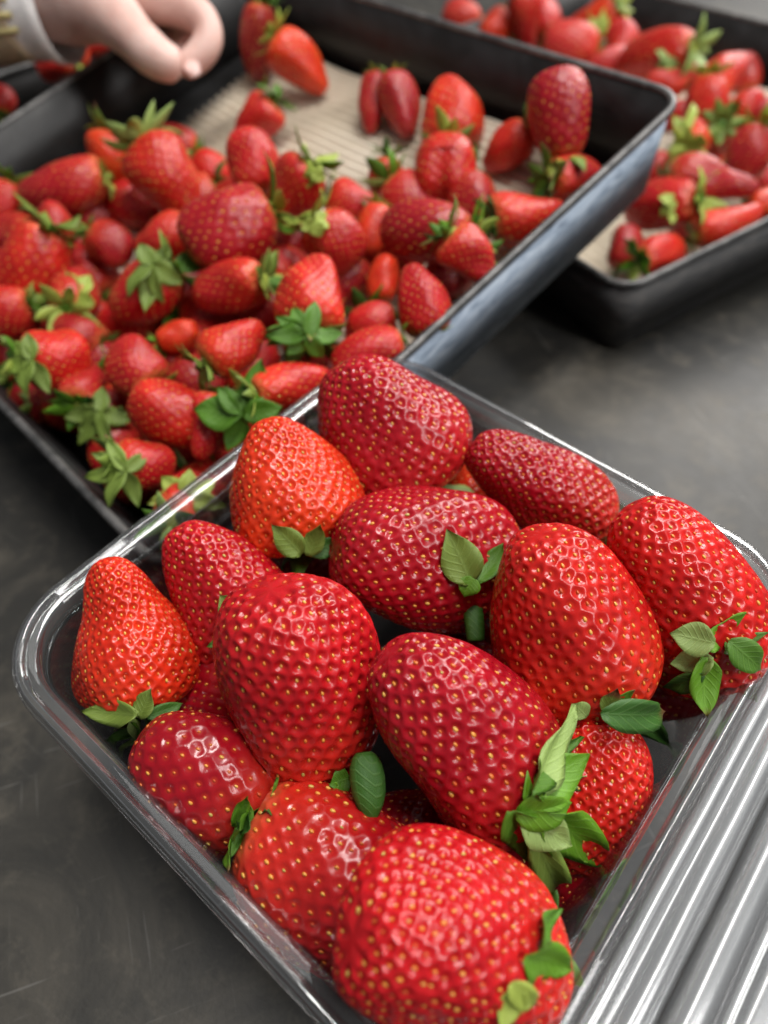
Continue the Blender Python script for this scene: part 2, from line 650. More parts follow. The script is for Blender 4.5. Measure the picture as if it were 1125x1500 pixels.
n2 = Vector((math.sin(rad(-7)), math.sin(rad(2.0)), 1)).normalized()
pK = at_z(916, 424, 0.049)
ex2 = (at_plane(1125, 321, n2, pK) - pK).normalized()
ey2 = n2.cross(ex2)
L2X, L2Y = 0.33, 0.40
T2 = frame(pK + ex2 * L2X / 2 + ey2 * L2Y / 2, ex2, n2)
tray('dark baking tray of strawberries at the right edge, behind the tilted tray', T2, L2X / 2, L2Y / 2, TD, M_CHAR)
FLOOR2 = T2 @ Matrix.Translation((0, 0, -TD + 0.002))
corrugated(FLOOR2, -L2X / 2 + 0.012, L2X / 2 - 0.012, -L2Y / 2 + 0.010, L2Y / 2 - 0.012,
           'beige paper liner under the strawberries of the right-hand tray', 'paper liners in the trays')

# third tray, beyond the left rim of the tilted one
p3 = at_z(105, 120, 0.03)
T3 = frame(Vector((p3.x - 0.08, p3.y + 0.16, 0.050)), Vector((math.cos(rad(50)), math.sin(rad(50)), 0)), Vector((0, 0, 1)))
tray('dark baking tray in the far left corner, behind the reaching hand', T3, 0.15, 0.16, TD)


# ------------------------------------------------------------------ clear punnet with open lid
def line_x(a, b, c, d):
    x1, y1, x2, y2 = *a, *b
    x3, y3, x4, y4 = *c, *d
    den = (x1 - x2) * (y3 - y4) - (y1 - y2) * (x3 - x4)
    p1, p2 = x1 * y2 - y1 * x2, x3 * y4 - y3 * x4
    return ((p1 * (x3 - x4) - (x1 - x2) * p2) / den, (p1 * (y3 - y4) - (y1 - y2) * p2) / den)


RIM_Z = 0.085
e_LF, e_LB = ((113, 1100), (487, 1500)), ((70, 880), (470, 572))
e_BR, e_RF = ((620, 545), (1090, 800)), ((1112, 985), (855, 1440))
qL, qB = at_z(*line_x(*e_LF, *e_LB), RIM_Z), at_z(*line_x(*e_LB, *e_BR), RIM_Z)
qR, qF = at_z(*line_x(*e_BR, *e_RF), RIM_Z), at_z(*line_x(*e_RF, *e_LF), RIM_Z)
cen = (qL + qB + qR + qF) / 4
ax = ((qB - qL) + (qR - qF)).normalized()
pw = ((qB - qL).length + (qR - qF).length) / 2
pd = ((qR - qB).length + (qF - qL).length) / 2
PUN = frame(Vector((cen.x, cen.y, 0.001)), ax, Vector((0, 0, 1)))   # x along L->B, -y towards the lid hinge
hx, hy = pw / 2, pd / 2
pun = thing('plastic_punnet', 'clear plastic punnet heaped with large strawberries, its lid open', 'punnet', PUN)
RC = 0.026
lp = rrect(hx, hy, RC, 12, 24)
wallp = sweep('punnet_wall', lp, [(-0.020, 0.0), (-0.0175, 0.0012), (-0.016, 0.004), (-0.0145, 0.012), (-0.0085, 0.060), (-0.0062, 0.077), (-0.0054, 0.0795)],
              cap_first=True, wob=0.0)
w = link('wall', wallp, M_PUNNET, pun)
md = w.modifiers.new('thickness', 'SOLIDIFY')
md.thickness = 0.0005
rimp = sweep('punnet_rim', lp, [(-0.0053, 0.0797), (-0.0049, 0.0838), (-0.0042, 0.0847), (-0.0024, 0.0846), (-0.0018, 0.0850), (-0.0012, 0.0860), (-0.0004, 0.0864), (0.0004, 0.0862), (0.0010, 0.0854), (0.0013, 0.0842), (0.0014, 0.0808), (0.0018, 0.0803)],
             cap_first=False, wob=0.00012)
w = link('rim', rimp, M_RIMP, pun)
md = w.modifiers.new('thickness', 'SOLIDIFY')
md.thickness = 0.0006
# hinge strip with its folds, between rim and lid
prof = [(0.0020, 0.0803), (0.0036, 0.0818), (0.0052, 0.0823), (0.0064, 0.0818), (0.0072, 0.0800), (0.0082, 0.0796), (0.0092, 0.0806), (0.0106, 0.0815), (0.0124, 0.0818), (0.0140, 0.0808), (0.0152, 0.0790), (0.0164, 0.0786)]
ns = 40
hv, hf = [], []
for j, (o, z) in enumerate(prof):
    for i in range(ns + 1):
        x = -hx + 0.012 + (2 * hx - 0.024) * i / ns
        hv.append((x, -hy - o, z + 0.00007 * math.sin(i * 0.5 + j)))
for j in range(len(prof) - 1):
    for i in range(ns):
        a = j * (ns + 1) + i
        hf.append((a, a + ns + 1, a + ns + 2, a + 1))
hm = np_mesh('hinge', hv, [np.array(hf)])
w = link('hinge', hm, M_LID, pun)
md = w.modifiers.new('thickness', 'SOLIDIFY')
md.thickness = 0.0005
# lid: shallow ribbed cover lying open, sloping to the table
LIDT = 20.0
lidm = Matrix.Translation((0, -hy - 0.0166, 0.0786)) @ Matrix.Rotation(rad(LIDT), 4, 'X') @ Matrix.Translation((0, -hy, 0))
llp = rrect(hx, hy, RC, 12, 24)
lprof = [(0.0, 0.0), (-0.002, 0.0034), (-0.0035, 0.0042), (-0.0075, 0.0042), (-0.0090, 0.0030), (-0.0105, -0.0020), (-0.013, -0.0050), (-0.0165, -0.0062), (-0.0175, -0.0072), (-0.019, -0.0130), (-0.0205, -0.0140), (-0.0215, -0.0128), (-0.0225, -0.0118), (-0.0250, -0.0116)]
lme = sweep('lid', llp, lprof, cap_first=False, cap_last=False, wob=0.0001)
lid = link('lid', lme, M_LID, pun)
place(lid, lidm)
md = lid.modifiers.new('thickness', 'SOLIDIFY')
md.thickness = 0.0005
# lid panel: gently domed film
g = 30
pv, pf = [], []
for i in range(g + 1):
    for j in range(g + 1):
        a, b_ = -1 + 2 * i / g, -1 + 2 * j / g
        pv.append((a * (hx - 0.0235), b_ * (hy - 0.0235),
                   -0.0117 + 0.0035 * (1 - a ** 4) * (1 - b_ ** 4) + 0.0012 * math.sin(5 * a + 2.5 * b_) * (1 - a ** 2) * (1 - b_ ** 2)))
for i in range(g):
    for j in range(g):
        a = i * (g + 1) + j
        pf.append((a, a + g + 1, a + g + 2, a + 1))
pm = np_mesh('lid_panel', pv, [np.array(pf)])
lidp = link('panel', pm, M_LID, lid)
md = lidp.modifiers.new('thickness', 'SOLIDIFY')
md.thickness = 0.0005

# ------------------------------------------------------------------ strawberry bodies
GOLD = math.pi * (3 - math.sqrt(5))


def body(name, L, W, k=0.5, e=0.62, flat=0.92, a2=0.04, a3=0.03, bend=0.1, dip=0.05, nu=300, nv=160, nseed=270, D=0.0007, seed=1,
         dens=0.7, lift=0.2, honey=0.35, cleft=0.0, ssize=1.0, pinch=0.0, mat_=None, rings=4, sides=6):
    """k>0 tapers to the tip, k<0 swells towards it. Returns flesh mesh and seed mesh; base at z=0, tip at z=L"""
    rg = np.random.RandomState(seed)
    p2, p3, p4 = rg.uniform(0, 6.28, 3)
    lo = rg.uniform(-1, 1, (5, 4))

    def prof(t, phi):
        return np.sin(phi) ** e * (1 + k * (0.5 - t) * 1.3 - pinch * np.exp(-((t - 0.68) / 0.16) ** 2))
    tt = np.linspace(0.001, math.pi - 0.001, 400)
    mx = prof((1 - np.cos(tt)) / 2, tt).max()

    def surf(phi, th):
        t = (1 - np.cos(phi)) / 2
        pr = prof(t, phi) / mx
        r = W / 2 * pr * (1 + a2 * np.cos(2 * th + p2 + 1.2 * t) + a3 * (0.3 + t) * np.cos(3 * th + p3 + t)
                          + 0.018 * np.cos(5 * th + p4 + 3 * t) - cleft * np.exp(-(((th % 6.2832) - 3.14) / 0.45) ** 2) * (0.4 + 0.6 * t)
                          - cleft * 0.8 * np.exp(-(np.minimum(th % 6.2832, 6.2832 - th % 6.2832) / 0.45) ** 2) * (0.4 + 0.6 * t))
        z = L * t + dip * L * np.exp(-(pr / 0.33) ** 2) * (t < 0.5) - (cleft * 0.55 * L * np.exp(-(pr * np.sin(th) / 0.4) ** 2 - (pr * np.cos(th) / 1.2) ** 2)) * (t > 0.5)
        x = r * np.cos(th) + bend * W * (t - 0.5) ** 2 * 2
        y = r * np.sin(th) * flat
        for a, b_, c, d in lo:
            am = 0.012 * W
            q = np.sin(a * 9 * x / W + b_ * 8 * y / W + c * 8 * z / L + d * 3)
            x = x + am * q * np.sin(phi) * np.cos(th)
            y = y + am * q * np.sin(phi) * np.sin(th)
        return np.stack([x, y, z], -1)

    # grid
    phi = np.linspace(0, math.pi, nv + 1)[1:-1]
    phi = phi + 0.0 * phi
    th = np.arange(nu) / nu * 2 * math.pi
    PH, TH = np.meshgrid(phi, th, indexing='ij')
    V = surf(PH, TH)
    h = 1e-3
    du = surf(PH, TH + h) - surf(PH, TH - h)
    dv = surf(PH + h, TH) - surf(PH - h, TH)
    nrm = np.cross(dv, du)
    nrm = -nrm / np.maximum(np.linalg.norm(nrm, axis=-1, keepdims=True), 1e-12)
    ctr = np.array([0, 0, L * 0.45])
    if np.mean(np.sum(nrm * (V - ctr), -1)) < 0:
        nrm = -nrm
    V = V.reshape(-1, 3)
    nrm = nrm.reshape(-1, 3)

    # seeds, evenly by area with more towards the tip
    pp = np.linspace(0.30, math.pi - 0.05, 600)
    ring = surf(pp[:, None], np.linspace(0, 6.2832, 24)[None, :-1])
    rr = np.linalg.norm(ring[..., :2] - ring[..., :2].mean(1, keepdims=True), axis=-1).mean(1)
    mid = np.stack([rr, ring[..., 2].mean(1)], -1)
    ds = np.concatenate([[0], np.linalg.norm(np.diff(mid, axis=0), axis=1)])
    t_ = (1 - np.cos(pp)) / 2
    cum = np.cumsum(rr * ds * (1 + (dens + 0.3) * t_))
    cum /= cum[-1]
    i = np.arange(nseed)
    sph = np.interp((i + 0.5) / nseed, cum, pp)
    sth = i * GOLD + rg.normal(0, 0.03, nseed)
    sph = sph + rg.normal(0, 0.013, nseed)
    S = surf(sph, sth)
    su = surf(sph, sth + h) - surf(sph, sth - h)
    sv = surf(sph + h, sth) - surf(sph - h, sth)
    sn = np.cross(sv, su)
    sn /= np.linalg.norm(sn, axis=-1, keepdims=True)
    if np.mean(np.sum(sn * (S - ctr), -1)) < 0:
        sn = -sn
    d2 = ((S[:, None] - S[None]) ** 2).sum(-1)
    d2.sort(axis=1)
    sp = np.sqrt(d2[:, 1:6]).mean(1)

    # dimples
    S32, V32 = S.astype(np.float32), V.astype(np.float32)
    pit = np.empty(len(V), np.float32)
    disp = np.empty(len(V), np.float32)
    ss = (S32 ** 2).sum(1)
    jit = rg.uniform(0.6, 1.15, nseed)
    for a in range(0, len(V), 8000):
        v = V32[a:a + 8000]
        dd = np.maximum((v ** 2).sum(1)[:, None] + ss[None] - 2 * v @ S32.T, 0)
        j = dd.argmin(1)
        two = np.sqrt(np.partition(dd, 1, axis=1)[:, :2])
        x = two[:, 0] / sp[j]
        edge = np.exp(-((two[:, 1] - two[:, 0]) / (0.42 * sp[j])) ** 2)
        q = np.clip((x - 0.08) / 0.44, 0, 1)
        q = q * q * (3 - 2 * q)
        disp[a:a + 8000] = -D * jit[j] * ((1 - q) * (1 - honey) + (1 - edge) * honey * 1.15)
        pit[a:a + 8000] = np.clip(1 - x / 0.45, 0, 1)
    V = V + nrm * disp[:, None]
    top = surf(np.array([1e-4]), np.array([0.0]))
    bot = surf(np.array([math.pi - 1e-4]), np.array([0.0]))
    verts = np.concatenate([V, top, bot])
    nr = nv - 1
    idx = np.arange(nr * nu).reshape(nr, nu)
    nx_ = np.roll(idx, -1, axis=1)
    q = np.stack([idx[:-1], nx_[:-1], nx_[1:], idx[1:]], -1).reshape(-1, 4)[:, ::-1]
    ti, bi = nr * nu, nr * nu + 1
    t1 = np.stack([np.full(nu, ti), nx_[0], idx[0]], -1)[:, ::-1]
    t2 = np.stack([np.full(nu, bi), idx[-1], nx_[-1]], -1)[:, ::-1]
    # make faces point outwards
    f0 = q[len(q) // 2]
    fn = np.cross(verts[f0[1]] - verts[f0[0]], verts[f0[2]] - verts[f0[0]])
    if fn @ (verts[f0[0]] - ctr) < 0:
        q, t1, t2 = q[:, ::-1], t1[:, ::-1], t2[:, ::-1]
    me = np_mesh(name, verts, [q, t1, t2])
    add_attr(me, 'pit', np.concatenate([pit, [0, 0]]))
    add_attr(me, 'along', np.concatenate([((1 - np.cos(PH)) / 2).ravel(), [0, 1]]))
    me.materials.append(mat_ or M_FLESH)

    # seeds: little teardrops lying along the meridian
    mer = sv / np.linalg.norm(sv, axis=-1, keepdims=True)
    cro = np.cross(sn, mer)
    unit = [(0, 0, -1.0)]
    for a in range(1, rings):
        pa = math.pi * a / rings
        for b_ in range(sides):
            tb = 2 * math.pi * b_ / sides
            taper = 1 - 0.25 * math.cos(pa) * -1
            unit.append((math.sin(pa) * math.cos(tb) * taper, math.sin(pa) * math.sin(tb) * taper, -math.cos(pa)))
    unit.append((0, 0, 1.0))
    unit = np.array(unit)
    uf = []
    for b_ in range(sides):
        uf.append((0, 1 + (b_ + 1) % sides, 1 + b_))
    for a in range(rings - 2):
        for b_ in range(sides):
            i0, i1 = 1 + a * sides + b_, 1 + a * sides + (b_ + 1) % sides
            uf += [(i0, i1, i1 + sides), (i0, i1 + sides, i0 + sides)]
    last = len(unit) - 1
    for b_ in range(sides):
        uf.append((last, last - sides + b_, last - sides + (b_ + 1) % sides))
    uf = np.array(uf)
    sl = 0.158 * ssize * np.clip(sp, 0, 0.006) * rg.uniform(0.72, 1.22, nseed)
    ctrs = S - sn * (D * jit * (1 - lift))[:, None]
    pts = (ctrs[:, None] + unit[None, :, 0:1] * cro[:, None] * (sl * 0.66)[:, None, None]
           + unit[None, :, 1:2] * sn[:, None] * (sl * 0.5)[:, None, None] + unit[None, :, 2:3] * mer[:, None] * sl[:, None, None])
    sf = (uf[None] + (np.arange(nseed) * len(unit))[:, None, None]).reshape(-1, 3)
    sme = np_mesh(name + '_seeds', pts.reshape(-1, 3), [sf])
    sme.materials.append(M_SEED)
    return me, sme


# ------------------------------------------------------------------ sepals and calyx
def sepal_mesh(name, curl, fold, wr, wav=0.0, nx=10, ny=3, seed=1):
    """unit-length pointed leaf along +x, upper side +z; wr = width / length"""
    rg = random.Random(seed)
    ph = rg.uniform(0, 6.28)
    pts, al, ac = [], [], []
    px = pz = 0.0
    prev = 0.0
    mxw = max((s_ / 40) ** 0.7 * (1 - s_ / 40) ** 1.1 for s_ in range(41))
    for i in range(nx + 1):
        s_ = i / nx
        a = curl * (s_ - 0.35)
        if i:
            px += math.cos((a + prev) / 2) / nx
            pz += math.sin((a + prev) / 2) / nx
        prev = a
        wd = wr / 2 * ((max(s_, 0.02) ** 0.7) * ((1 - s_) ** 1.1) / mxw + 0.04 * (1 - s_))
        wd = max(wd, 0.004)
        for j in range(-ny, ny + 1):
            y = wd * j / ny
            up = fold * abs(y) - 0.35 * fold * y * y / max(wd, 0.01) + wav * math.sin(9 * s_ + ph + (1.5 if j > 0 else 0)) * (abs(j) / ny) ** 2
            pts.append((px - math.sin(a) * up, y, pz + math.cos(a) * up))
            al.append(s_)
            ac.append(abs(j) / ny)
    m = 2 * ny + 1
    n = len(pts)
    top = np.array(pts)
    botv = top.copy()
    botv[:, 2] -= 0.009
    idx = np.arange(n).reshape(nx + 1, m)
    q = np.stack([idx[:-1, :-1], idx[1:, :-1], idx[1:, 1:], idx[:-1, 1:]], -1).reshape(-1, 4)
    ring = list(idx[:, 0]) + list(idx[-1, 1:]) + list(idx[::-1, -1][1:]) + list(idx[0, ::-1][1:-1])
    ed = [(b_, a, a + n, b_ + n) for a, b_ in zip(ring, ring[1:] + ring[:1])]
    me = np_mesh(name, np.concatenate([top, botv]), [q, q[:, ::-1] + n, np.array(ed)])
    add_attr(me, 'along', al + al)
    add_attr(me, 'across', ac + ac)
    me.materials.append(M_LEAF)
    return me


SEPALS = [sepal_mesh('sepal_%d' % i, c, f, w, wv, 10, 3, i) for i, (c, f, w, wv) in enumerate(
    [(0.9, 0.45, 0.46, 0.045), (1.6, 0.35, 0.42, 0.05), (0.3, 0.6, 0.5, 0.05), (-0.7, 0.45, 0.44, 0.04), (2.4, 0.4, 0.42, 0.05), (-1.4, 0.45, 0.5, 0.05)])]
SEPALS_LO = [sepal_mesh('small_sepal_%d' % i, c, f, w, wv, 5, 1, 10 + i) for i, (c, f, w, wv) in enumerate(
    [(0.9, 0.35, 0.42, 0.0), (1.5, 0.25, 0.38, 0.0), (0.2, 0.4, 0.46, 0.0), (-0.7, 0.3, 0.4, 0.0)])]


def disc_mesh():
    v, f = [(0, 0, -0.10)], []
    for j, (r, z) in enumerate(((0.45, -0.12), (0.85, -0.02), (1.0, 0.12), (0.6, 0.3))):
        for i in range(12):
            a = 2 * math.pi * i / 12
            v.append((r * math.cos(a), r * math.sin(a), z))
    for i in range(12):
        f.append((0, 1 + i, 1 + (i + 1) % 12))
    me = bpy.data.meshes.new('calyx_disc')
    q = []
    for j in range(3):
        for i in range(12):
            a, b_ = 1 + j * 12 + i, 1 + j * 12 + (i + 1) % 12
            q.append((a, a + 12, b_ + 12, b_))
    me.from_pydata(v, [], f + q)
    me.polygons.foreach_set('use_smooth', np.ones(len(f) + len(q), dtype=bool))
    me.materials.append(M_LEAF)
    add_attr(me, 'along', [0.1] * len(v))
    add_attr(me, 'across', [0.5] * len(v))
    return me


def stem_mesh():
    v, f = [], []
    k = 8
    for j in range(7):
        t = j / 6
        cx, cy, z = 0.35 * t * t, 0.12 * math.sin(2 * t), -t
        r = 0.16 * (1.25 - 0.35 * math.sin(t * 3.0)) if j < 6 else 0.13
        for i in range(k):
            a = 2 * math.pi * i / k
            v.append((cx + r * math.cos(a), cy + r * math.sin(a), z))
    for j in range(6):
        for i in range(k):
            a, b_ = j * k + i, j * k + (i + 1) % k
            f.append((a, a + k, b_ + k, b_))
    f.append(tuple(range(6 * k, 7 * k))[::-1])
    me = bpy.data.meshes.new('stem')
    me.from_pydata(v, [], f)
    me.polygons.foreach_set('use_smooth', np.ones(len(f), dtype=bool))
    me.materials.append(M_LEAF)
    add_attr(me, 'along', [0.2] * len(v))
    add_attr(me, 'across', [0.6] * len(v))
    return me


def bud_mesh(name, prof):
    v, f, al = [], [], []
    k = 12
    n_ = len(prof)
    for j, (x, r) in enumerate(prof):
        for i in range(k):
            a = 2 * math.pi * i / k
            w_ = 1 + 0.06 * math.cos(3 * a + x)
            v.append((x, r * math.cos(a) * w_, r * math.sin(a) * w_))
            al.append(x)
    for j in range(n_ - 1):
        for i in range(k):
            a, b_ = j * k + i, j * k + (i + 1) % k
            f.append((a, b_, b_ + k, a + k))
    f.append(tuple(range(k))[::-1])
    f.append(tuple(range((n_ - 1) * k, n_ * k)))
    me = bpy.data.meshes.new(name)
    me.from_pydata(v, [], f)
    me.polygons.foreach_set('use_smooth', np.ones(len(f), dtype=bool))
    me.materials.append(M_LEAF)
    add_attr(me, 'along', al)
    add_attr(me, 'across', [0.5 + 0.5 * math.sin(i * 2 * math.pi / k * 2) for _ in range(n_) for i in range(k)])
    return me


BUD = bud_mesh('leaf_bud', [(0, .45), (.06, .7), (.18, .92), (.35, 1.0), (.55, .95), (.72, .75), (.86, .42), (.94, .18), (1.0, .06)])
POD = bud_mesh('cut_stem', [(0, .7), (.1, .85), (.4, 1.0), (.7, .95), (.93, .9), (.98, .8), (1.0, .55)])
LAST_CALYX = [None, None]
DISC, STEM = disc_mesh(), stem_mesh()
GREENS = {'g': (0.10, 0.25, 0.020), 'd': (0.050, 0.155, 0.022), 'b': (0.16, 0.37, 0.022), 'p': (0.34, 0.48, 0.15), 'y': (0.42, 0.52, 0.10), 'o': (0.22, 0.32, 0.06)}


def leafcol(o, key, brown=0.0):
    c = GREENS[key]
    j = rng.uniform(0.85, 1.15)
    o.color = (c[0] * j, c[1] * j, c[2] * j, 1.0 - brown)


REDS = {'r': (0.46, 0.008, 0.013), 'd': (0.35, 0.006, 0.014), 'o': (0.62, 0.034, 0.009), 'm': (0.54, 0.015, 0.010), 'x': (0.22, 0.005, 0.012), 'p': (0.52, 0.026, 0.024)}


def redcol(o, key):
    c = REDS[key]
    j = rng.uniform(0.93, 1.07)
    o.color = (c[0] * j, c[1] * rng.uniform(0.8, 1.25), c[2], 1)


def cam_axis(ang, tilt):
    """tip direction given as it looks in the picture: ang ccw from right, tilt towards the camera"""
    a, t = rad(ang), rad(tilt)
    return (RIGHT * math.cos(a) + UP * math.sin(a)) * math.cos(t) - FWD * math.sin(t)


def berry_frame(c, axis, L, roll=0.0):
    side = axis.cross(FWD)
    if side.length < 1e-3:
        side = RIGHT.copy()
    x = side.normalized()
    y = axis.cross(x)
    R_ = Matrix((x, y, axis)).transposed().to_4x4()
    return Matrix.Translation(c - axis * L * 0.5) @ R_ @ Matrix.Rotation(rad(roll), 4, 'Z')


def true_len(lp_, wp_, tilt):
    t = abs(rad(tilt))
    q = max(lp_ ** 2 - (wp_ * math.sin(t)) ** 2, (0.45 * lp_) ** 2)
    return math.sqrt(q) / max(math.cos(t), 0.35)


HERO = []
PUN_I = PUN.inverted()


def settle(u, v, lpx, wpx, ang, tilt, z):
    """lower a berry (same line of sight), then shift it, until it lies within the punnet walls"""
    axis = cam_axis(ang, tilt)
    al = (PUN_I.to_3x3() @ axis)
    best = None
    for k_ in (0, -1, 1, -2, 2):
        zz = z + 0.004 * k_
        c0 = at_z(u, v, zz)
        dp = depth(c0)
        L, W = true_len(lpx, wpx, tilt) * dp / F_PX * 0.97, wpx * dp / F_PX * 0.97
        side = al.orthogonal().normalized()
        oth = al.cross(side)
        cl = PUN_I @ c0
        sx_ = sy_ = -1.0
        for i in range(1, 12):
            for j in range(16):
                p_, t_ = math.pi * i / 12, 2 * math.pi * j / 16
                q_ = cl - al * (math.cos(p_) * L / 2) + (side * math.cos(t_) + oth * math.sin(t_)) * (math.sin(p_) * W / 2)
                if q_.z < 0.084:
                    off = 0.0055 + max(0, 0.085 - q_.z) * 0.11
                    sx_ = max(sx_, abs(q_.x) - (hx - off))
                    sy_ = max(sy_, abs(q_.y) - (hy - off))
        pen = max(sx_, 0) + max(sy_, 0)
        cost = pen + 0.0006 * abs(k_)
        if best is None or cost < best[0]:
            best = (cost, zz, cl.copy(), max(sx_, 0), max(sy_, 0), dp, c0.copy())
    cost, zz, cl, sx_, sy_, dp, c0 = best
    cl.x -= math.copysign(max(0, sx_ - 0.0035), cl.x)
    cl.y -= math.copysign(max(0, sy_ - 0.0035), cl.y)
    c1 = PUN @ cl
    du = F_PX * ((c1 - CAM).dot(RIGHT) / depth(c1) - (c0 - CAM).dot(RIGHT) / depth(c0))
    dv = -F_PX * ((c1 - CAM).dot(UP) / depth(c1) - (c0 - CAM).dot(UP) / depth(c0))
    if abs(du) + abs(dv) > 3:
        print('settle', u, v, 'dz', round(zz - z, 3), 'shift px', round(du), round(dv))
    return c1, dp, du, dv


def hero(name_label, u, v, lpx, wpx, ang, tilt, z, col, sepals=(), roll=0, auto=7, flare=0.5, stem=None, seedn=None, pods=(), **kw):
    c0, dp, du, dv = settle(u, v, lpx, wpx, ang, tilt, z)
    sepals = [(sp_[0] + du, sp_[1] + dv, *sp_[2:8], *([sp_[8] + du, sp_[9] + dv, *sp_[10:]] if len(sp_) > 8 else [])) for sp_ in sepals]
    L = true_len(lpx, wpx, tilt) * dp / F_PX * 1.0
    W = wpx * dp / F_PX * 1.02
    axis = cam_axis(ang, tilt)
    m = berry_frame(c0, axis, L, roll)
    t = thing('strawberry', name_label, 'strawberry', m, 'large strawberries heaped in the clear punnet')
    sd = len(HERO) + 11
    ns_ = int((seedn or 280) * 1.3)
    fm, sm = body('berry_flesh_%d' % sd, L, W, seed=sd, nseed=ns_, **kw)
    fl = link('flesh', fm, None, t)
    redcol(fl, col)
    so = link('seeds', sm, None, t)
    so['kind'] = 'stuff'
    nv_ = len(fm.vertices)
    co = np.empty(nv_ * 3, np.float32)
    fm.vertices.foreach_get('co', co)
    co = co.reshape(-1, 3)
    mw = np.array(m)
    rel = co @ mw[:3, :3].T + mw[:3, 3] - np.array(CAM)
    dd_ = rel @ np.array(FWD)
    surf_ = (IMG_W / 2 + F_PX * rel[:, 0] / dd_, IMG_H / 2 - F_PX * (rel @ np.array(UP)) / dd_, dd_)
    calyx(t, W, L, sepals, auto, flare, stem, sd, kw.get('dip', 0.05), surf=surf_)
    for (u0, v0, u1, v1, wp_, tn_, lf_) in pods:
        db = depth(m @ Vector((0, 0, 0))) - lf_
        A_, B_ = at_depth(u0 + du, v0 + dv, db), at_depth(u1 + du, v1 + dv, db - 0.004)
        x_ = (B_ - A_)
        ln_ = x_.length
        x_.normalize()
        zc_ = (-FWD - x_ * (-FWD).dot(x_)).normalized()
        R_ = Matrix((x_, zc_.cross(x_), zc_)).transposed().to_4x4()
        rr_ = wp_ / 2 * db / F_PX
        st = link('stem', BUD if wp_ > 40 else POD, None, LAST_CALYX[0])
        place(st, LAST_CALYX[1] @ Matrix.Translation(A_) @ R_ @ Matrix.Diagonal((ln_, rr_, rr_ * 0.8, 1)))
        leafcol(st, tn_, 0.16 if wp_ > 40 else 0)
    HERO.append(t)
    return t


def calyx(t, W, L, sepals, auto, flare, stem, sd, dip, lo=False, tone=None, surf=None):
    rg = random.Random(sd * 7 + 1)
    cz = dip * L * 0.55
    cs = W * 0.11
    cal = link('calyx', DISC, None, t)
    cm = Matrix.Translation((0, 0, cz - 0.001)) @ Matrix.Diagonal((cs, cs, cs, 1))
    cmi = cm.inverted()
    place(cal, cm)
    leafcol(cal, 'y' if rg.random() < 0.5 else 'g')
    tm_ = WM[t.name]
    cinv = (tm_ @ cm).inverted()
    LAST_CALYX[:] = [cal, cinv]
    root = tm_ @ Vector((0, 0, cz - 0.001))
    if stem is not None:
        st = link('stem', STEM, None, cal)
        ln, az, lean, sk = stem
        place(st, cmi @ Matrix.Translation((0, 0, cz)) @ Matrix.Rotation(rad(az), 4, 'Z') @ Matrix.Rotation(rad(lean), 4, 'Y') @ Matrix.Diagonal((ln * sk, ln * sk, ln, 1)))
        leafcol(st, 'd' if sk > 1 else 'g')
    for i in range(auto):
        th_ = 2 * math.pi * i / auto + rg.uniform(-0.25, 0.25)
        ln = W * rg.uniform(0.26, 0.40)
        me = rg.choice(SEPALS_LO if lo else SEPALS)
        so = link('sepal', me, None, cal)
        fa = rad(-flare * 55 + rg.uniform(-18, 18))      # >0 lies on the shoulder, <0 lifts away
        mloc = Matrix.Translation((0, 0, cz - 0.0015)) @ Matrix.Rotation(th_, 4, 'Z') @ Matrix.Translation((cs * 0.5, 0, 0)) @ \
            Matrix.Rotation(-fa - math.pi * 0, 4, 'Y') @ Matrix.Rotation(math.pi, 4, 'X') @ Matrix.Diagonal((ln, ln, ln, 1))
        place(so, cmi @ mloc)
        leafcol(so, ({'g': rg.choice('ooyg'), 'b': rg.choice('yb')}.get(tone, tone) if lo else tone) or rg.choice('gdgbpo'), 0.0 if rg.random() < 0.7 else rg.uniform(0.0, 0.3))
    for spec in sepals:
        tu, tv, dz, wr, var, twist, tone_, brown = spec[:8]
        r0 = root
        if len(spec) > 8:
            r0 = at_depth(spec[8], spec[9], depth(root) - (spec[10] if len(spec) > 10 else 0.002))
        tip = at_depth(tu, tv, depth(r0) - dz)
        if surf is not None:                 # keep the sepal outside its own berry
            def front(pu, pv, dcur):
                k_ = (np.abs(surf[0] - pu) < 8) & (np.abs(surf[1] - pv) < 8)
                return min(dcur, float(surf[2][k_].min()) - 0.0012) if k_.any() else dcur
            ru, rv = (spec[8], spec[9]) if len(spec) > 8 else (IMG_W / 2 + F_PX * (r0 - CAM).dot(RIGHT) / depth(r0), IMG_H / 2 - F_PX * (r0 - CAM).dot(UP) / depth(r0))
            d0, d1 = front(ru, rv, depth(r0)), front(tu, tv, depth(tip))
            for fq in (0.35, 0.6):
                dm = d0 * (1 - fq) + d1 * fq
                ex_ = dm - front(ru + (tu - ru) * fq, rv + (tv - rv) * fq, dm)
                d0, d1 = d0 - ex_, d1 - ex_
            r0, tip = at_depth(ru, rv, d0), at_depth(tu, tv, d1)
        x = tip - r0
        ln = x.length
        x.normalize()
        zc = -FWD - x * (-FWD).dot(x)
        zc.normalize()
        zc = (Matrix.Rotation(rad(twist), 3, x) @ zc)
        y = zc.cross(x)
        R_ = Matrix((x, y, zc)).transposed().to_4x4()
        me = SEPALS[var]
        # unit leaf's own chord, so that its tip lands on the measured point
        tipv = Vector(me.vertices[10 * 7 + 3].co)
        chord = Vector((tipv.x, 0, tipv.z))
        fix = Matrix.Rotation(math.atan2(chord.z, chord.x), 4, 'Y')
        sl = ln / chord.length
        wm = wr * (F_PX and 1) * depth(tip) / F_PX / (sl * 0.46)
        so = link('sepal', me, None, cal)
        place(so, cinv @ Matrix.Translation(r0) @ R_ @ fix @ Matrix.Diagonal((sl, sl * wm, sl, 1)))
        leafcol(so, tone_, brown)


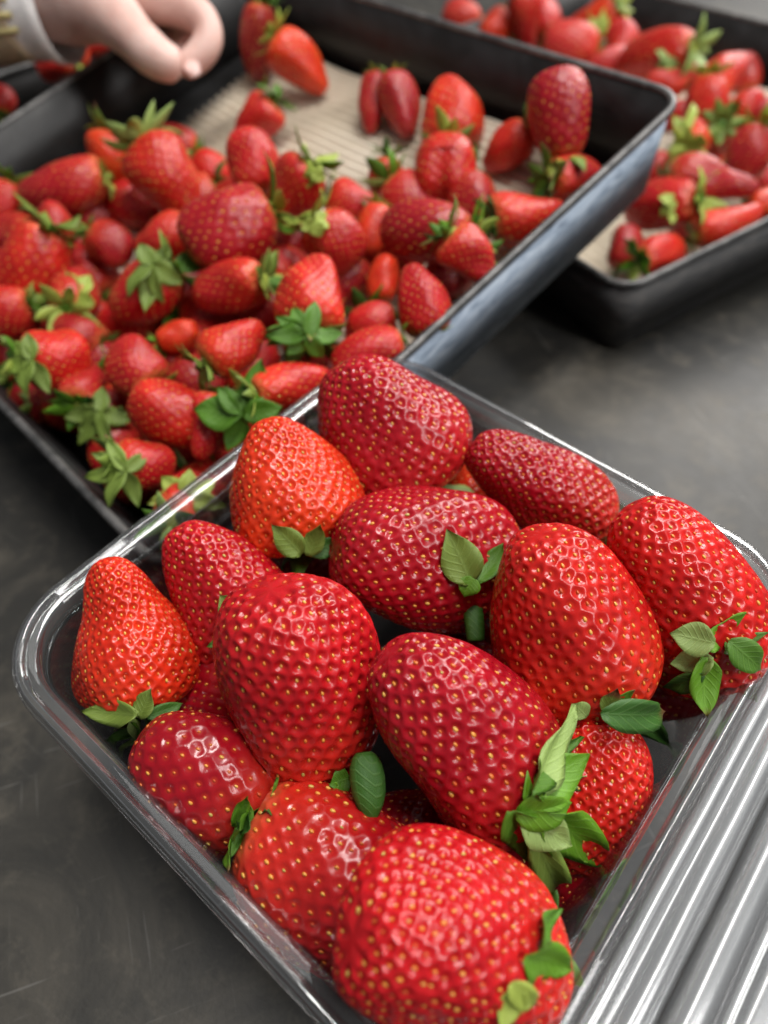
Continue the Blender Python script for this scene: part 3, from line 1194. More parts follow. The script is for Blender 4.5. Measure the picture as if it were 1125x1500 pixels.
# sepal spec: tip u, tip v, towards-camera dz (m), width px, mesh variant, twist, tone, browning [, root u, v, lift]
hero('orange-red pear-shaped strawberry in the left corner of the punnet', 190, 925, 226, 188, 96, 14, 0.078, 'o',
     sepals=[(118, 1042, 0.004, 38, 0, 15, 'o', 0.1, 200, 1048), (222, 1008, 0.006, 32, 2, -20, 'o', 0.15, 203, 1052, 0.006), (150, 1085, 0.0, 26, 1, 40, 'g', 0, 195, 1052),
             (178, 1098, -0.002, 22, 0, 60, 'p', 0, 196, 1052), (268, 1030, 0.0, 24, 3, 0, 'd', 0.1, 215, 1050)],
     auto=5, flare=0.4, stem=(0.011, 180, 10, 0.55), k=0.75, e=0.60, pinch=0.13, D=0.00075, lift=0.45, seedn=390, dens=1.3, a2=0.03)
hero('red strawberry with a grey-green sepal, wedged behind the two left berries', 335, 868, 238, 182, 118, 18, 0.079, 'r',
     sepals=[(322, 872, 0.010, 40, 2, 10, 'o', 0.1, 352, 905, 0.016), (302, 948, 0.008, 16, 0, 0, 'g', 0, 335, 935, 0.012), (292, 1030, 0.004, 28, 1, 30, 'g', 0, 338, 985, 0.010), (318, 1040, 0.0, 24, 1, -30, 'g', 0, 345, 985, 0.008)],
     auto=5, flare=0.5, k=0.65, e=0.52, D=0.0008, lift=0.3, seedn=380, dens=0.9)
hero('big deep red strawberry with honeycomb dimples, front row centre left', 443, 997, 306, 224, 99, 26, 0.090, 'r',
     sepals=[(383, 1158, 0.004, 34, 3, 0, 'd', 0.12, 450, 1170), (438, 1188, 0.006, 26, 0, 0, 'b', 0, 495, 1150, 0.004), (482, 1150, 0.008, 34, 2, 20, 'g', 0.1, 512, 1140, 0.006),
             (445, 1180, 0.002, 24, 3, 0, 'o', 0.3, 508, 1178, 0.004)],
     auto=6, flare=0.5, k=0.04, e=0.50, D=0.00095, lift=0.12, honey=0.42, seedn=350, dens=0.35, a2=0.03, flat=0.95, ssize=0.9, pods=[(532, 1102, 545, 1212, 52, 'd', 0.024)])
hero('big red strawberry with bright green sepals pointing right, centre front', 680, 1065, 330, 235, 129, 18, 0.091, 'd',
     sepals=[(842, 1032, 0.010, 46, 2, 25, 'p', 0, 782, 1168, 0.004), (864, 1104, 0.012, 72, 0, -15, 'b', 0, 768, 1176, 0.006), (838, 1176, 0.014, 66, 3, 15, 'b', 0, 756, 1190, 0.008),
             (784, 1268, 0.010, 62, 0, 0, 'g', 0, 752, 1188, 0.006), (838, 1238, 0.014, 60, 2, -10, 'p', 0.03, 764, 1196, 0.008), (894, 1152, 0.006, 40, 1, 20, 'p', 0, 790, 1178, 0.002),
             (872, 1136, 0.004, 36, 1, 20, 'b', 0, 790, 1168, 0.001), (890, 1262, 0.004, 66, 2, 0, 'b', 0.02, 790, 1186, 0.0), (816, 1300, 0.002, 48, 3, 0, 'o', 0.2, 776, 1210, 0.0), (852, 1078, 0.004, 40, 0, 0, 'g', 0, 780, 1160, 0.0)],
     auto=4, flare=0.6, k=0.42, e=0.50, D=0.0008, lift=0.12, honey=0.40, seedn=340, dens=0.5, flat=0.95)
hero('huge bright red strawberry at the bottom edge of the photo', 652, 1368, 330, 268, 152, 34, 0.094, 'r',
     sepals=[(838, 1418, 0.006, 60, 2, 0, 'b', 0.12, 770, 1400, 0.004), (786, 1472, 0.006, 44, 3, 0, 'y', 0.22, 748, 1440, 0.004), (822, 1330, 0.0, 40, 0, 0, 'g', 0, 795, 1385, 0.0),
             (822, 1385, 0.004, 18, 2, 0, 'o', 0.4, 790, 1388, 0.004), (732, 1510, 0.006, 40, 0, 0, 'y', 0, 765, 1445, 0.004)],
     auto=5, flare=0.3, k=0.38, e=0.46, D=0.0008, lift=0.4, honey=0.35, seedn=400, dens=0.4, a2=0.09, a3=0.07, flat=1.03, roll=40)
hero('red strawberry with its leafy base to the left, half under the front one', 488, 1304, 325, 228, -28, 6, 0.070, 'r',
     sepals=[(326, 1268, 0.004, 30, 1, 20, 'g', 0, 350, 1185, 0.006), (352, 1180, 0.006, 22, 0, 0, 'b', 0, 332, 1225, 0.006), (334, 1200, 0.0, 30, 0, 20, 'd', 0, 352, 1232, 0.002)],
     auto=6, flare=-0.3, k=-0.05, e=0.55, D=0.0005, lift=0.4, seedn=380, dens=0.3)
hero('small dark red strawberry with widely spaced seeds, left of the honeycomb-dimpled one', 296, 1140, 222, 180, 140, 15, 0.076, 'd',
     sepals=[(362, 1255, 0.002, 30, 1, 0, 'd', 0.1), (395, 1222, 0.0, 26, 0, 0, 'd', 0.1)],
     auto=5, flare=0.4, k=0.35, e=0.58, D=0.00035, lift=0.4, seedn=170, dens=0.3, ssize=0.85)
hero('orange-red conical strawberry by the rear left rim, two sepals under it', 428, 702, 192, 202, 103, 22, 0.090, 'o',
     sepals=[(398, 768, 0.010, 38, 2, 0, 'o', 0.08, 442, 812, 0.008), (470, 768, 0.010, 32, 0, 10, 'o', 0.08, 452, 815, 0.008), (500, 790, 0.0, 30, 0, 0, 'd', 0, 455, 812, 0.004)],
     auto=5, flare=0.4, k=0.75, e=0.55, D=0.00075, lift=0.4, seedn=380, dens=0.9, stem=(0.006, 0, 10, 0.5))
hero('tall deep red strawberry rising at the back of the punnet', 566, 624, 222, 208, 122, 16, 0.093, 'd',
     auto=5, flare=0.5, k=0.55, e=0.52, D=0.0008, lift=0.2, seedn=420, dens=0.6, flat=1.0)
hero('broad dark red strawberry in the middle, sepals and cut stem at its right', 622, 810, 270, 212, 172, 20, 0.084, 'd',
     sepals=[(655, 775, 0.010, 56, 2, 0, 'o', 0.06, 690, 855, 0.010), (738, 795, 0.004, 38, 0, -30, 'g', 0, 698, 852, 0.008), (680, 875, 0.008, 34, 3, 0, 'b', 0, 692, 845, 0.008)],
     auto=5, flare=0.4, pods=[(690, 872, 697, 940, 30, 'd', 0.020)], k=0.28, e=0.50, D=0.00075, lift=0.2, seedn=430, dens=0.5)
hero('long narrow strawberry lying along the rear right wall of the punnet', 792, 714, 240, 128, 146, 8, 0.082, 'd',
     auto=5, flare=0.5, k=0.35, e=0.55, D=0.0008, lift=0.3, seedn=360, dens=0.4, pinch=-0.0)
hero('plump orange-red strawberry right of centre, brown-tipped sepals under it', 830, 908, 288, 238, 106, 22, 0.092, 'm',
     sepals=[(975, 1042, 0.008, 52, 3, 0, 'd', 0.26, 880, 1045, 0.008), (905, 1008, 0.010, 30, 0, 0, 'o', 0.5, 888, 1048, 0.012), (930, 1012, 0.004, 20, 1, 0, 'g', 0.2, 895, 1045, 0.006), (980, 1090, 0.0, 40, 0, 0, 'd', 0.1, 935, 1050, 0.0), (840, 1030, 0.0, 30, 0, 0, 'p', 0.1, 860, 1050, 0.0)],
     auto=5, flare=0.5, k=0.42, e=0.54, D=0.00075, lift=0.2, honey=0.40, seedn=380, dens=0.5, flat=0.97)
hero('large bright red strawberry with green sepals in the right corner', 1008, 866, 298, 208, 122, 12, 0.084, 'm',
     sepals=[(985, 930, 0.010, 46, 2, 0, 'p', 0, 1052, 945, 0.008), (1098, 902, 0.010, 34, 1, 20, 'b', 0, 1045, 958, 0.010), (1040, 1055, 0.012, 48, 0, 0, 'b', 0.2, 1040, 965, 0.010), (1120, 985, 0.012, 48, 3, 0, 'g', 0.1, 1072, 942, 0.010),
             (985, 975, 0.006, 42, 0, 0, 'p', 0, 1050, 972, 0.006), (1130, 930, 0.002, 26, 1, 0, 'g', 0, 1065, 960, 0.006), (975, 1010, 0.0, 30, 3, 0, 'd', 0.1, 1035, 990, 0.002)],
     auto=4, flare=0.5, k=0.45, e=0.52, D=0.0008, lift=0.2, seedn=400, dens=0.4)
hero('red strawberry under the bright green sepals, by the hinge side', 880, 1172, 235, 165, 78, 10, 0.062, 'm',
     auto=5, flare=0.5, k=0.1, e=0.58, D=0.0008, lift=0.35, seedn=340, dens=0.4)
# lower layer, glimpsed between and through the wall of the punnet
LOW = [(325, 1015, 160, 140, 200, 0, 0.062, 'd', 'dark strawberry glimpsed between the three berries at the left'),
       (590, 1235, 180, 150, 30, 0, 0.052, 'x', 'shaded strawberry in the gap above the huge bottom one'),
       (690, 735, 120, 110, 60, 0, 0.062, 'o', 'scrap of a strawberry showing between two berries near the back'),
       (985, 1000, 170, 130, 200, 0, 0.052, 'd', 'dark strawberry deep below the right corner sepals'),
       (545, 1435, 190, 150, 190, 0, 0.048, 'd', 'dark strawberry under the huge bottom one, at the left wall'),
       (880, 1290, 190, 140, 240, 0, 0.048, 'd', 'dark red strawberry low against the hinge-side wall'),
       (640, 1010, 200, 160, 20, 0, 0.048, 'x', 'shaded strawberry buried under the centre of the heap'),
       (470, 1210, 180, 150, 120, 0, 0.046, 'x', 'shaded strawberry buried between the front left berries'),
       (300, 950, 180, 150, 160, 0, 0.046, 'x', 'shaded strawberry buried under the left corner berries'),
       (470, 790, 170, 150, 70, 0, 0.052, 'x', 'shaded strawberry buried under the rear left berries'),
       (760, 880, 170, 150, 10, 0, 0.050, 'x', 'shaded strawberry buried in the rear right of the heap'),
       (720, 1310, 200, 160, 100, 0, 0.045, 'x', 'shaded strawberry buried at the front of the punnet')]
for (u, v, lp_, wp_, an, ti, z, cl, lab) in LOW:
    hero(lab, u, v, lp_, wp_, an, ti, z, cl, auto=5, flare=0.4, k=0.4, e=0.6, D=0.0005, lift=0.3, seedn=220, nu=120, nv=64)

# ------------------------------------------------------------------ strawberries in the trays: shared mesh variants, unit length and width
VAR = {}
for key, kw in {'cone': dict(k=0.65, e=0.6), 'blunt': dict(k=0.15, e=0.56), 'wide': dict(k=-0.25, e=0.58), 'pear': dict(k=0.8, e=0.58, pinch=0.15),
                'lobed': dict(k=0.2, e=0.56, a2=0.1, a3=0.12), 'cleft': dict(k=0.0, e=0.55, cleft=0.22, flat=0.8), 'long': dict(k=0.4, e=0.55, bend=0.3)}.items():
    VAR[key] = body('tray_berry_' + key, 0.045, 0.040, nu=110, nv=60, nseed=210, D=0.0006, seed=len(VAR) + 60, dens=0.5, lift=0.35, rings=3, sides=5, mat_=M_FLESH2, **kw)


def tray_berry(label, u, v, lpx, wpx, ang, tilt, origin, nrm, height, col, group, var='cone', auto=7, flare=0.6, tone=None, roll=0, bare=False):
    cap = 1.2 if flare <= 0.3 else 1.65
    if flare >= 0.7:                         # its leaf cap shows in the photograph
        tilt, auto = tilt - (34 if flare >= 0.85 else 24), 9
        flare *= 0.42
    if height is None:                       # lying alone on the paper
        height = 0.02
        for _ in range(3):
            dp = depth(at_plane(u, v, nrm, origin + nrm * height))
            ax_ = cam_axis(ang, tilt).dot(nrm)
            hl, hw = true_len(lpx, wpx, tilt) * dp / F_PX / 2, wpx * dp / F_PX / 2
            height = 0.0045 + 0.94 * math.sqrt((hl * ax_) ** 2 + (hw * hw) * (1 - ax_ * ax_))
    lpx, wpx = lpx * 0.98, wpx * 0.98
    c0 = at_plane(u, v, nrm, origin + nrm * height)
    dp = depth(c0)
    L = true_len(lpx, wpx, tilt) * dp / F_PX
    W = wpx * dp / F_PX
    m = berry_frame(c0, cam_axis(ang, tilt), L, roll)
    t = thing('strawberry', label, 'strawberry', m, group)
    S_ = Matrix.Diagonal((W / 0.040, W / 0.040, L / 0.045, 1))
    fm, sm = VAR[var]
    fl = link('flesh', fm, None, t)
    place(fl, S_)
    redcol(fl, col)
    so = link('seeds', sm, None, t)
    place(so, S_)
    so['kind'] = 'stuff'
    if not bare:
        calyx(t, W * cap, L, crown(t, label, c0, W), auto, flare, None, int(u * 7 + v * 13), 0.05, lo=True, tone=tone)
    return t


# leaf crowns that show large in the photograph: part of a berry's label -> root, tone, then sepal tips and widths in pixels
CROWNS = {
    'long upright green leaves, just': ((356, 606), 'g', [(384, 524, 46), (284, 600, 54), (414, 596, 40), (332, 662, 36), (318, 566, 30)]),
    'large green leaf crown, left centre': ((222, 388), 'o', [(212, 458, 30), (268, 416, 30), (186, 436, 26), (248, 356, 26), (204, 356, 26), (240, 446, 26)]),
    'pale star-shaped leaf crown': ((272, 728), 'y', [(214, 738, 30), (236, 698, 28), (278, 686, 28), (318, 702, 28), (332, 742, 28), (292, 772, 28), (248, 770, 28)]),
    'spiky leaves at its left': ((184, 690), 'o', [(132, 662, 26), (124, 700, 26), (158, 744, 26), (204, 744, 26), (156, 640, 22), (216, 664, 22)]),
    'green leaf cluster at the front rim': ((146, 604), 'o', [(92, 612, 30), (116, 652, 28), (168, 656, 28), (196, 616, 28), (150, 566, 24)]),
    'green leaves on its left, at the front rim': ((46, 528), 'o', [(8, 500, 28), (0, 540, 28), (38, 580, 30), (74, 578, 26), (40, 486, 24)]),
    'tip up over green leaves': ((450, 492), 'g', [(402, 462, 26), (428, 448, 26), (462, 440, 28), (504, 488, 28), (388, 492, 28), (474, 524, 28), (420, 520, 26)]),
    'leaves on its right': ((92, 372), 'o', [(60, 348, 22), (98, 340, 22), (124, 372, 24), (104, 402, 24), (78, 396, 20)]),
    'hidden by yellow-green leaves': ((114, 432), 'y', [(96, 396, 24), (132, 402, 24), (140, 446, 24), (118, 478, 26), (92, 462, 24)]),
    'a leafy crown at upper right': ((456, 252), 'y', [(440, 228, 18), (470, 238, 20), (478, 264, 20), (450, 276, 18)]),
    'a pale leaf lying on its top left': ((462, 326), 'y', [(440, 336, 20), (486, 318, 26), (470, 348, 26), (448, 312, 18)]),
    'flower-like leaf crown': ((990, 295), 'y', [(984, 330, 18), (1012, 312, 18), (1018, 284, 18), (990, 262, 18), (964, 288, 18), (966, 318, 18)]),
    'star of pale leaves facing': ((985, 86), 'p', [(984, 112, 18), (1010, 98, 18), (1010, 74, 18), (986, 60, 18), (960, 74, 18), (962, 100, 18)]),
    'pale leaves hanging down': ((1003, 190), 'y', [(984, 236, 18), (1004, 240, 18), (1016, 150, 18), (986, 168, 16), (1024, 200, 16)]),
    'under a tall green leaf crown': ((880, 34), 'y', [(870, 60, 16), (896, 50, 16), (892, 10, 16), (862, 14, 16), (852, 40, 16)]),
}
CROWN_N = set()


def crown(t, label, center, W):
    for key, (root, tone, tips) in CROWNS.items():
        if key in label and key not in CROWN_N:
            CROWN_N.add(key)
            d_ = depth(center) - 0.64 * W
            base_d = depth(WM[t.name] @ Vector((0, 0, 0)))
            return [(tu, tv, -0.006 if i % 2 else -0.002, wd, (0, 2, 3)[i % 3], (-15, 10, 20)[i % 3], tone, 0.0, root[0], root[1], base_d - d_)
                    for i, (tu, tv, wd) in enumerate(tips)]
    return ()


O1 = FLOOR1.to_translation()
G1 = 'strawberries piled in the tilted tray'
# label, u, v, length px, width px, tip angle, tilt, height above floor, colour, variant, flare, sepal tone
T1B = [
    ('long dark red strawberry pointing left, at the left edge of the tilted tray pile', 92, 278, 132, 76, 196, 0, .040, 'd', 'long', .3, 'y'),
    ('strawberry cut off by the left photo edge, upper one', 2, 305, 80, 70, 250, 0, .034, 'r', 'cone', .4, 'g'),
    ('orange strawberry with green leaves on its crown, on the upper left of the pile', 165, 238, 84, 78, 262, 10, .036, 'o', 'cone', .7, 'g'),
    ('large orange-red cone pointing down right, leaves at its left, upper left pile', 246, 262, 124, 108, 305, 20, .042, 'm', 'cone', .8, 'p'),
    ('dark red strawberry peeking up at the edge of the bare paper', 255, 213, 76, 60, 170, 0, None, 'd', 'blunt', .2, 'g'),
    ('small red strawberry behind the large orange-red cone', 310, 250, 62, 56, 320, 0, None, 'm', 'blunt', .2, 'g'),
    ('round red strawberry standing in front of the bare paper', 371, 238, 92, 82, 96, 10, .044, 'r', 'blunt', .2, 'g'),
    ('red strawberry with leaves on its right, nearest the paper', 374, 183, 84, 66, 222, 0, None, 'r', 'cone', .8, 'g'),
    ('red strawberry pointing down left with a leafy crown at upper right', 427, 284, 104, 88, 228, 15, .040, 'r', 'cone', .9, 'g'),
    ('big smooth red strawberry in the middle of the left pile', 335, 336, 142, 116, 208, 8, .050, 'd', 'blunt', .5, 'g'),
    ('small red strawberry above the large one at the left edge', 82, 327, 64, 54, 110, 0, .040, 'r', 'blunt', .5, 'g'),
    ('large glossy strawberry at the left edge, leaves on its right', 46, 392, 130, 96, 238, 10, .046, 'm', 'blunt', .8, 'o'),
    ('small dark strawberry in the gap left of the pile centre', 162, 358, 68, 64, 330, 0, .032, 'd', 'blunt', .3, 'g'),
    ('strawberry behind the leafy crown, left of the big smooth one', 238, 352, 88, 76, 200, 0, .030, 'r', 'cone', .4, 'g'),
    ('red strawberry hung with a large green leaf crown, left centre of pile', 212, 428, 118, 92, 205, -25, .038, 'r', 'blunt', .6, 'o'),
    ('strawberry cut off by the left photo edge, lower one', 6, 458, 86, 74, 200, 0, .044, 'r', 'blunt', .4, 'g'),
    ('orange-red strawberry with green leaves on its left, at the front rim', 84, 528, 96, 92, 8, 12, .044, 'm', 'blunt', .9, 'g'),
    ('dark strawberry behind the one with leaves on its left', 105, 486, 100, 66, 160, 0, .032, 'd', 'long', .3, 'g'),
    ('strawberry with small leaves at its lower right, front left pile', 197, 537, 88, 84, 130, 10, .040, 'r', 'blunt', .8, 'b'),
    ('dark strawberry above a green leaf cluster at the front rim', 126, 565, 84, 68, 95, -10, .034, 'd', 'cone', 1.0, 'o'),
    ('rounded orange-red strawberry at the front of the pile', 246, 606, 116, 100, 160, 15, .044, 'm', 'blunt', .3, 'g'),
    ('red strawberry beside the long green leaves, near the punnet rim', 305, 626, 100, 72, 260, 8, .040, 'r', 'cone', .3, 'g'),
    ('orange-red strawberry with long upright green leaves, just behind the punnet', 425, 567, 118, 82, 18, 0, .044, 'm', 'blunt', .9, 'g'),
    ('bright strawberry with its tip up, above the long green leaves', 345, 506, 104, 86, 38, 12, .050, 'm', 'cone', .8, 'g'),
    ('small orange strawberry showing in a gap at the pile front', 262, 492, 62, 50, 20, 0, .034, 'o', 'blunt', .3, 'b'),
    ('glossy red strawberry with leaves on its right, below the big smooth one', 340, 423, 112, 84, 188, 10, .040, 'r', 'blunt', .9, 'g'),
    ('large orange-red cone standing tip up over green leaves, pile centre', 455, 430, 128, 112, 82, 8, .050, 'm', 'cone', .8, 'g'),
    ('scrap of red strawberry behind the tip-up cone', 405, 390, 60, 56, 90, 0, .028, 'r', 'blunt', .3, 'g'),
    ('red strawberry with a pale leaf lying on its top left', 492, 354, 88, 84, 318, 10, .038, 'r', 'blunt', .9, 'y'),
    ('red strawberry beside the lower end of the bare paper', 514, 302, 76, 66, 330, 0, .030, 'r', 'blunt', .2, 'g'),
    ('glossy strawberry with spiky leaves at its left, low by the punnet rim', 212, 682, 86, 76, -8, 10, .040, 'r', 'blunt', 1.0, 'o'),
    ('strawberry with a pale star-shaped leaf crown, seen through the punnet wall', 272, 738, 96, 88, 85, -68, .034, 'r', 'blunt', .35, 'y'),
    ('left one of two dark strawberries leaning together on the paper', 546, 152, 88, 52, 262, 0, None, 'd', 'cone', .2, 'g'),
    ('right one of two dark strawberries leaning together on the paper', 589, 158, 98, 66, 285, 8, None, 'd', 'cone', .2, 'g'),
    ('pointed orange strawberry standing tip up in the rear of the tilted tray', 662, 166, 110, 104, 96, 5, None, 'o', 'cone', .2, 'g'),
    ('orange-red strawberry with one pale sepal at its right', 742, 218, 80, 68, 212, 0, None, 'm', 'cone', .8, 'p'),
    ('red strawberry standing highest, in the rear right corner of the tilted tray', 818, 172, 122, 102, 100, 8, .034, 'd', 'wide', .4, 'g'),
    ('glossy red strawberry at the right wall, leaves on its left', 838, 258, 84, 72, 18, 10, None, 'r', 'blunt', .9, 'b'),
    ('lobed orange-red strawberry with a crease, in front of the pointed orange one', 652, 254, 110, 112, 262, 15, None, 'm', 'cleft', .3, 'g'),
    ('small red strawberry with a leaf on top, beside the lobed one', 566, 264, 62, 58, 265, 0, None, 'r', 'blunt', .8, 'b'),
    ('large dull red strawberry lying with its leafy end to the right', 624, 340, 138, 90, 168, 8, .040, 'd', 'blunt', .8, 'b'),
    ('small red strawberry with a leafy cap, leaning on the right wall', 690, 376, 92, 80, 318, 10, .046, 'r', 'cone', .8, 'b'),
    ('red strawberry against the right wall, one dark leaf at its left', 772, 322, 124, 82, 12, 5, None, 'm', 'long', .8, 'd'),
    ('orange-red strawberry mostly hidden left of the dull red one', 546, 340, 80, 56, 260, 0, .030, 'o', 'blunt', .3, 'y'),
    ('red cone with its tip up, at the right wall near the front', 618, 438, 108, 86, 108, 8, .044, 'r', 'cone', .0, 'y'),
    ('small orange strawberry in the gap left of the right-wall cone', 560, 408, 70, 52, 80, 0, .030, 'o', 'blunt', .5, 'y'),
    ('glossy small red strawberry between the tip-up cones', 545, 470, 72, 56, 190, 0, .034, 'r', 'blunt', .2, 'g'),
    ('red strawberry just behind the punnet back corner', 538, 515, 112, 68, 200, 0, .040, 'r', 'blunt', .2, 'g'),
    ('dark wine-red strawberry alone in the far corner of the paper', 380, 62, 90, 62, 262, 0, None, 'x', 'blunt', .9, 'b'),
    ('orange strawberry pointing right, beside the wine-red one', 441, 94, 98, 74, 322, 5, None, 'o', 'cone', .8, 'y'),
    ('strawberry in the left pile hidden by yellow-green leaves', 112, 432, 92, 76, 100, -55, .034, 'd', 'blunt', .4, 'y'),
    ('dark red strawberry between the glossy ones at the left edge', 20, 345, 80, 66, 190, 0, .028, 'd', 'blunt', .3, 'g'),
]
for (lab, u, v, lp_, wp_, an, ti, h, cl, va, fl_, tn) in T1B:
    tray_berry(lab, u, v, lp_, wp_, an, ti, O1, n1, h, cl, G1, va, flare=fl_, tone=tn if rng.random() < 0.8 else None, roll=rng.uniform(0, 360))
# the layer underneath, seen only in gaps; each is named after the berry it lies under


def under_label(u, v, rows, used):
    for r_ in sorted(rows, key=lambda q: (q[1] - u) ** 2 + (q[2] - v) ** 2):
        short = ' '.join(r_[0].split(',')[0].split()[:11])
        if short not in used:
            used.add(short)
            return 'shaded strawberry lying underneath the ' + short


USED = set()
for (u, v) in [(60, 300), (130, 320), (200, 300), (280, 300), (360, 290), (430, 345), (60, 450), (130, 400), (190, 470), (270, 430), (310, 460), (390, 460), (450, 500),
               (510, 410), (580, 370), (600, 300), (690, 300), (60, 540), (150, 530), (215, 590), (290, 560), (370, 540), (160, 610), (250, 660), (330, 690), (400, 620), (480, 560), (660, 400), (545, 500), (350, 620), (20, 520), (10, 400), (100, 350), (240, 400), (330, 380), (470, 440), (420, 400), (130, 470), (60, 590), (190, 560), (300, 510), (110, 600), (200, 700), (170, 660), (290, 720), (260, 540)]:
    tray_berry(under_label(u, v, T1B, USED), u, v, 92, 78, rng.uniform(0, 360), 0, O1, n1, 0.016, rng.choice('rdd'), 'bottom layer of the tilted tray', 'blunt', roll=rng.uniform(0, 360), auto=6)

O2 = FLOOR2.to_translation()
G2 = 'strawberries in the right-hand tray'
T2B = [
    ('red strawberry showing over the rear rim of the tilted tray, leftmost', 676, 26, 58, 46, 160, 0, .034, 'p', 'blunt', .3, 'g'),
    ('orange strawberry low at the rear rim of the tilted tray', 726, 44, 52, 48, 230, 0, .034, 'o', 'blunt', .3, 'g'),
    ('red strawberry with a pale leafy cap, far end of the right-hand tray', 768, 32, 70, 52, 290, -14, .040, 'r', 'cone', .9, 'y'),
    ('red strawberry behind the leafy-capped one in the right-hand tray', 800, 26, 58, 46, 100, 0, .034, 'r', 'blunt', .3, 'g'),
    ('wide orange-red strawberry behind the rear rim of the tilted tray', 836, 64, 84, 60, 170, 0, .038, 'p', 'blunt', .3, 'g'),
    ('orange strawberry under a tall green leaf crown', 868, 36, 70, 52, 190, -16, .036, 'o', 'blunt', 1.0, 'y'),
    ('red strawberry between the leaf crown and the star-capped one', 912, 62, 60, 54, 90, 0, .036, 'r', 'blunt', .3, 'g'),
    ('red strawberry with a star of pale leaves facing front right', 962, 80, 96, 66, 152, -14, .044, 'm', 'blunt', .95, 'p'),
    ('dull pink strawberry close behind the rear rim of the tilted tray', 890, 92, 64, 46, 200, 0, .032, 'p', 'blunt', .3, 'g'),
    ('orange-red strawberry pointing up right against the far wall', 1060, 108, 84, 62, 42, 0, .040, 'm', 'cone', .3, 'g'),
    ('strawberry with leaves laid across its top, right-hand tray centre', 1033, 150, 72, 62, 268, 10, .044, 'm', 'blunt', .8, 'y'),
    ('small round red strawberry near the right photo edge', 1096, 156, 50, 46, 30, 0, .040, 'r', 'blunt', .3, 'g'),
    ('red strawberry cut by the right photo edge, leaves on top', 1098, 225, 78, 68, 250, 5, .042, 'd', 'blunt', .8, 'y'),
    ('pale strawberry showing its green leafy end', 1056, 192, 64, 58, 30, -30, .038, 'p', 'blunt', .9, 'o'),
    ('strawberry with pale leaves hanging down, beside the tilted tray corner', 1012, 208, 78, 58, 60, -14, .038, 'o', 'blunt', .95, 'y'),
    ('large dull red strawberry with a knobbly tip to the right', 1042, 268, 134, 82, -8, 8, .048, 'd', 'pear', .3, 'g'),
    ('red strawberry with a pale flower-like leaf crown in the right-hand tray', 972, 298, 96, 78, 162, -16, .040, 'r', 'blunt', .95, 'y'),
    ('orange-red strawberry lying along the front wall of the right-hand tray', 1066, 330, 110, 62, 18, 0, .034, 'm', 'long', .3, 'g'),
    ('glossy orange-red strawberry with green leaves at lower left, near the front corner', 968, 372, 86, 56, 22, 8, .030, 'm', 'blunt', 1.0, 'b'),
    ('dark strawberry in the front corner of the right-hand tray', 917, 362, 66, 50, 80, 0, .026, 'd', 'blunt', .2, 'g'),
    ('pink-red strawberry behind the corner of the tilted tray', 975, 122, 62, 40, 180, 0, .034, 'p', 'blunt', .3, 'g'),
    ('strawberry at the right photo edge above the front wall', 1122, 300, 60, 50, 10, 0, .034, 'o', 'blunt', .3, 'g'),
    ('dark strawberry at the right photo edge, far side', 1122, 175, 56, 48, 100, 0, .034, 'd', 'blunt', .3, 'g'),
]
for (lab, u, v, lp_, wp_, an, ti, h, cl, va, fl_, tn) in T2B:
    tray_berry(lab, u, v, lp_, wp_, an, ti, O2, n2, h, cl, G2, va, flare=fl_, tone=tn, roll=rng.uniform(0, 360), auto=6)
for (u, v) in [(1000, 110), (1040, 60), (1090, 110), (1070, 170), (1110, 260), (1030, 230), (960, 250), (1010, 320), (930, 90), (1000, 170), (820, 90), (780, 60), (860, 80)]:
    tray_berry(under_label(u, v, T2B, USED), u, v, 56, 48, rng.uniform(0, 360), 0, O2, n2, 0.014, rng.choice('rdp'), 'bottom layer of the right-hand tray', 'blunt', roll=rng.uniform(0, 360), auto=6)

O3 = Vector((0, 0, 0.008))
Z3 = Vector((0, 0, 1))
for (lab, u, v, lp_, wp_, an, ti, h, cl) in [
        ('red strawberry in the far left tray, nearest the glint-streaked cuff', 80, 94, 54, 46, 200, 0, .052, 'r'),
        ('orange strawberry in the far left tray, middle of the three under the hand', 108, 76, 50, 42, 100, 0, .052, 'o'),
        ('red strawberry in the far left tray, closest to the hand', 140, 60, 50, 40, 30, 0, .052, 'r'),
        ('red strawberry cut by the left photo edge, under the cuff', 2, 145, 40, 40, 90, 0, .052, 'r')]:
    tray_berry(lab, u, v, lp_, wp_, an, ti, O3, Z3, h, cl, 'strawberries in the far left tray', 'blunt', flare=.5, tone='y', auto=5)

# ------------------------------------------------------------------ reaching hand at the upper left
HD = 0.43


def hp(u, v, dz=0.0):
    return at_depth(u, v, HD + dz)


hand = thing('person', 'bare hand with pale cuff and smeared gold glints, reaching over the tilted tray', 'person', Matrix.Translation(hp(-60, 20)))
org = hp(-60, 20)
chain_v, chain_e, chain_r = [], [], []


def jv(p, r):
    chain_v.append(tuple(p - org))
    chain_r.append(r * 0.9)
    return len(chain_v) - 1


def chain(start, pts):
    prev = start
    for (u, v, dz, r) in pts:
        i = jv(hp(u, v, dz), r)
        if prev is not None:
            chain_e.append((prev, i))
        prev = i
    return prev


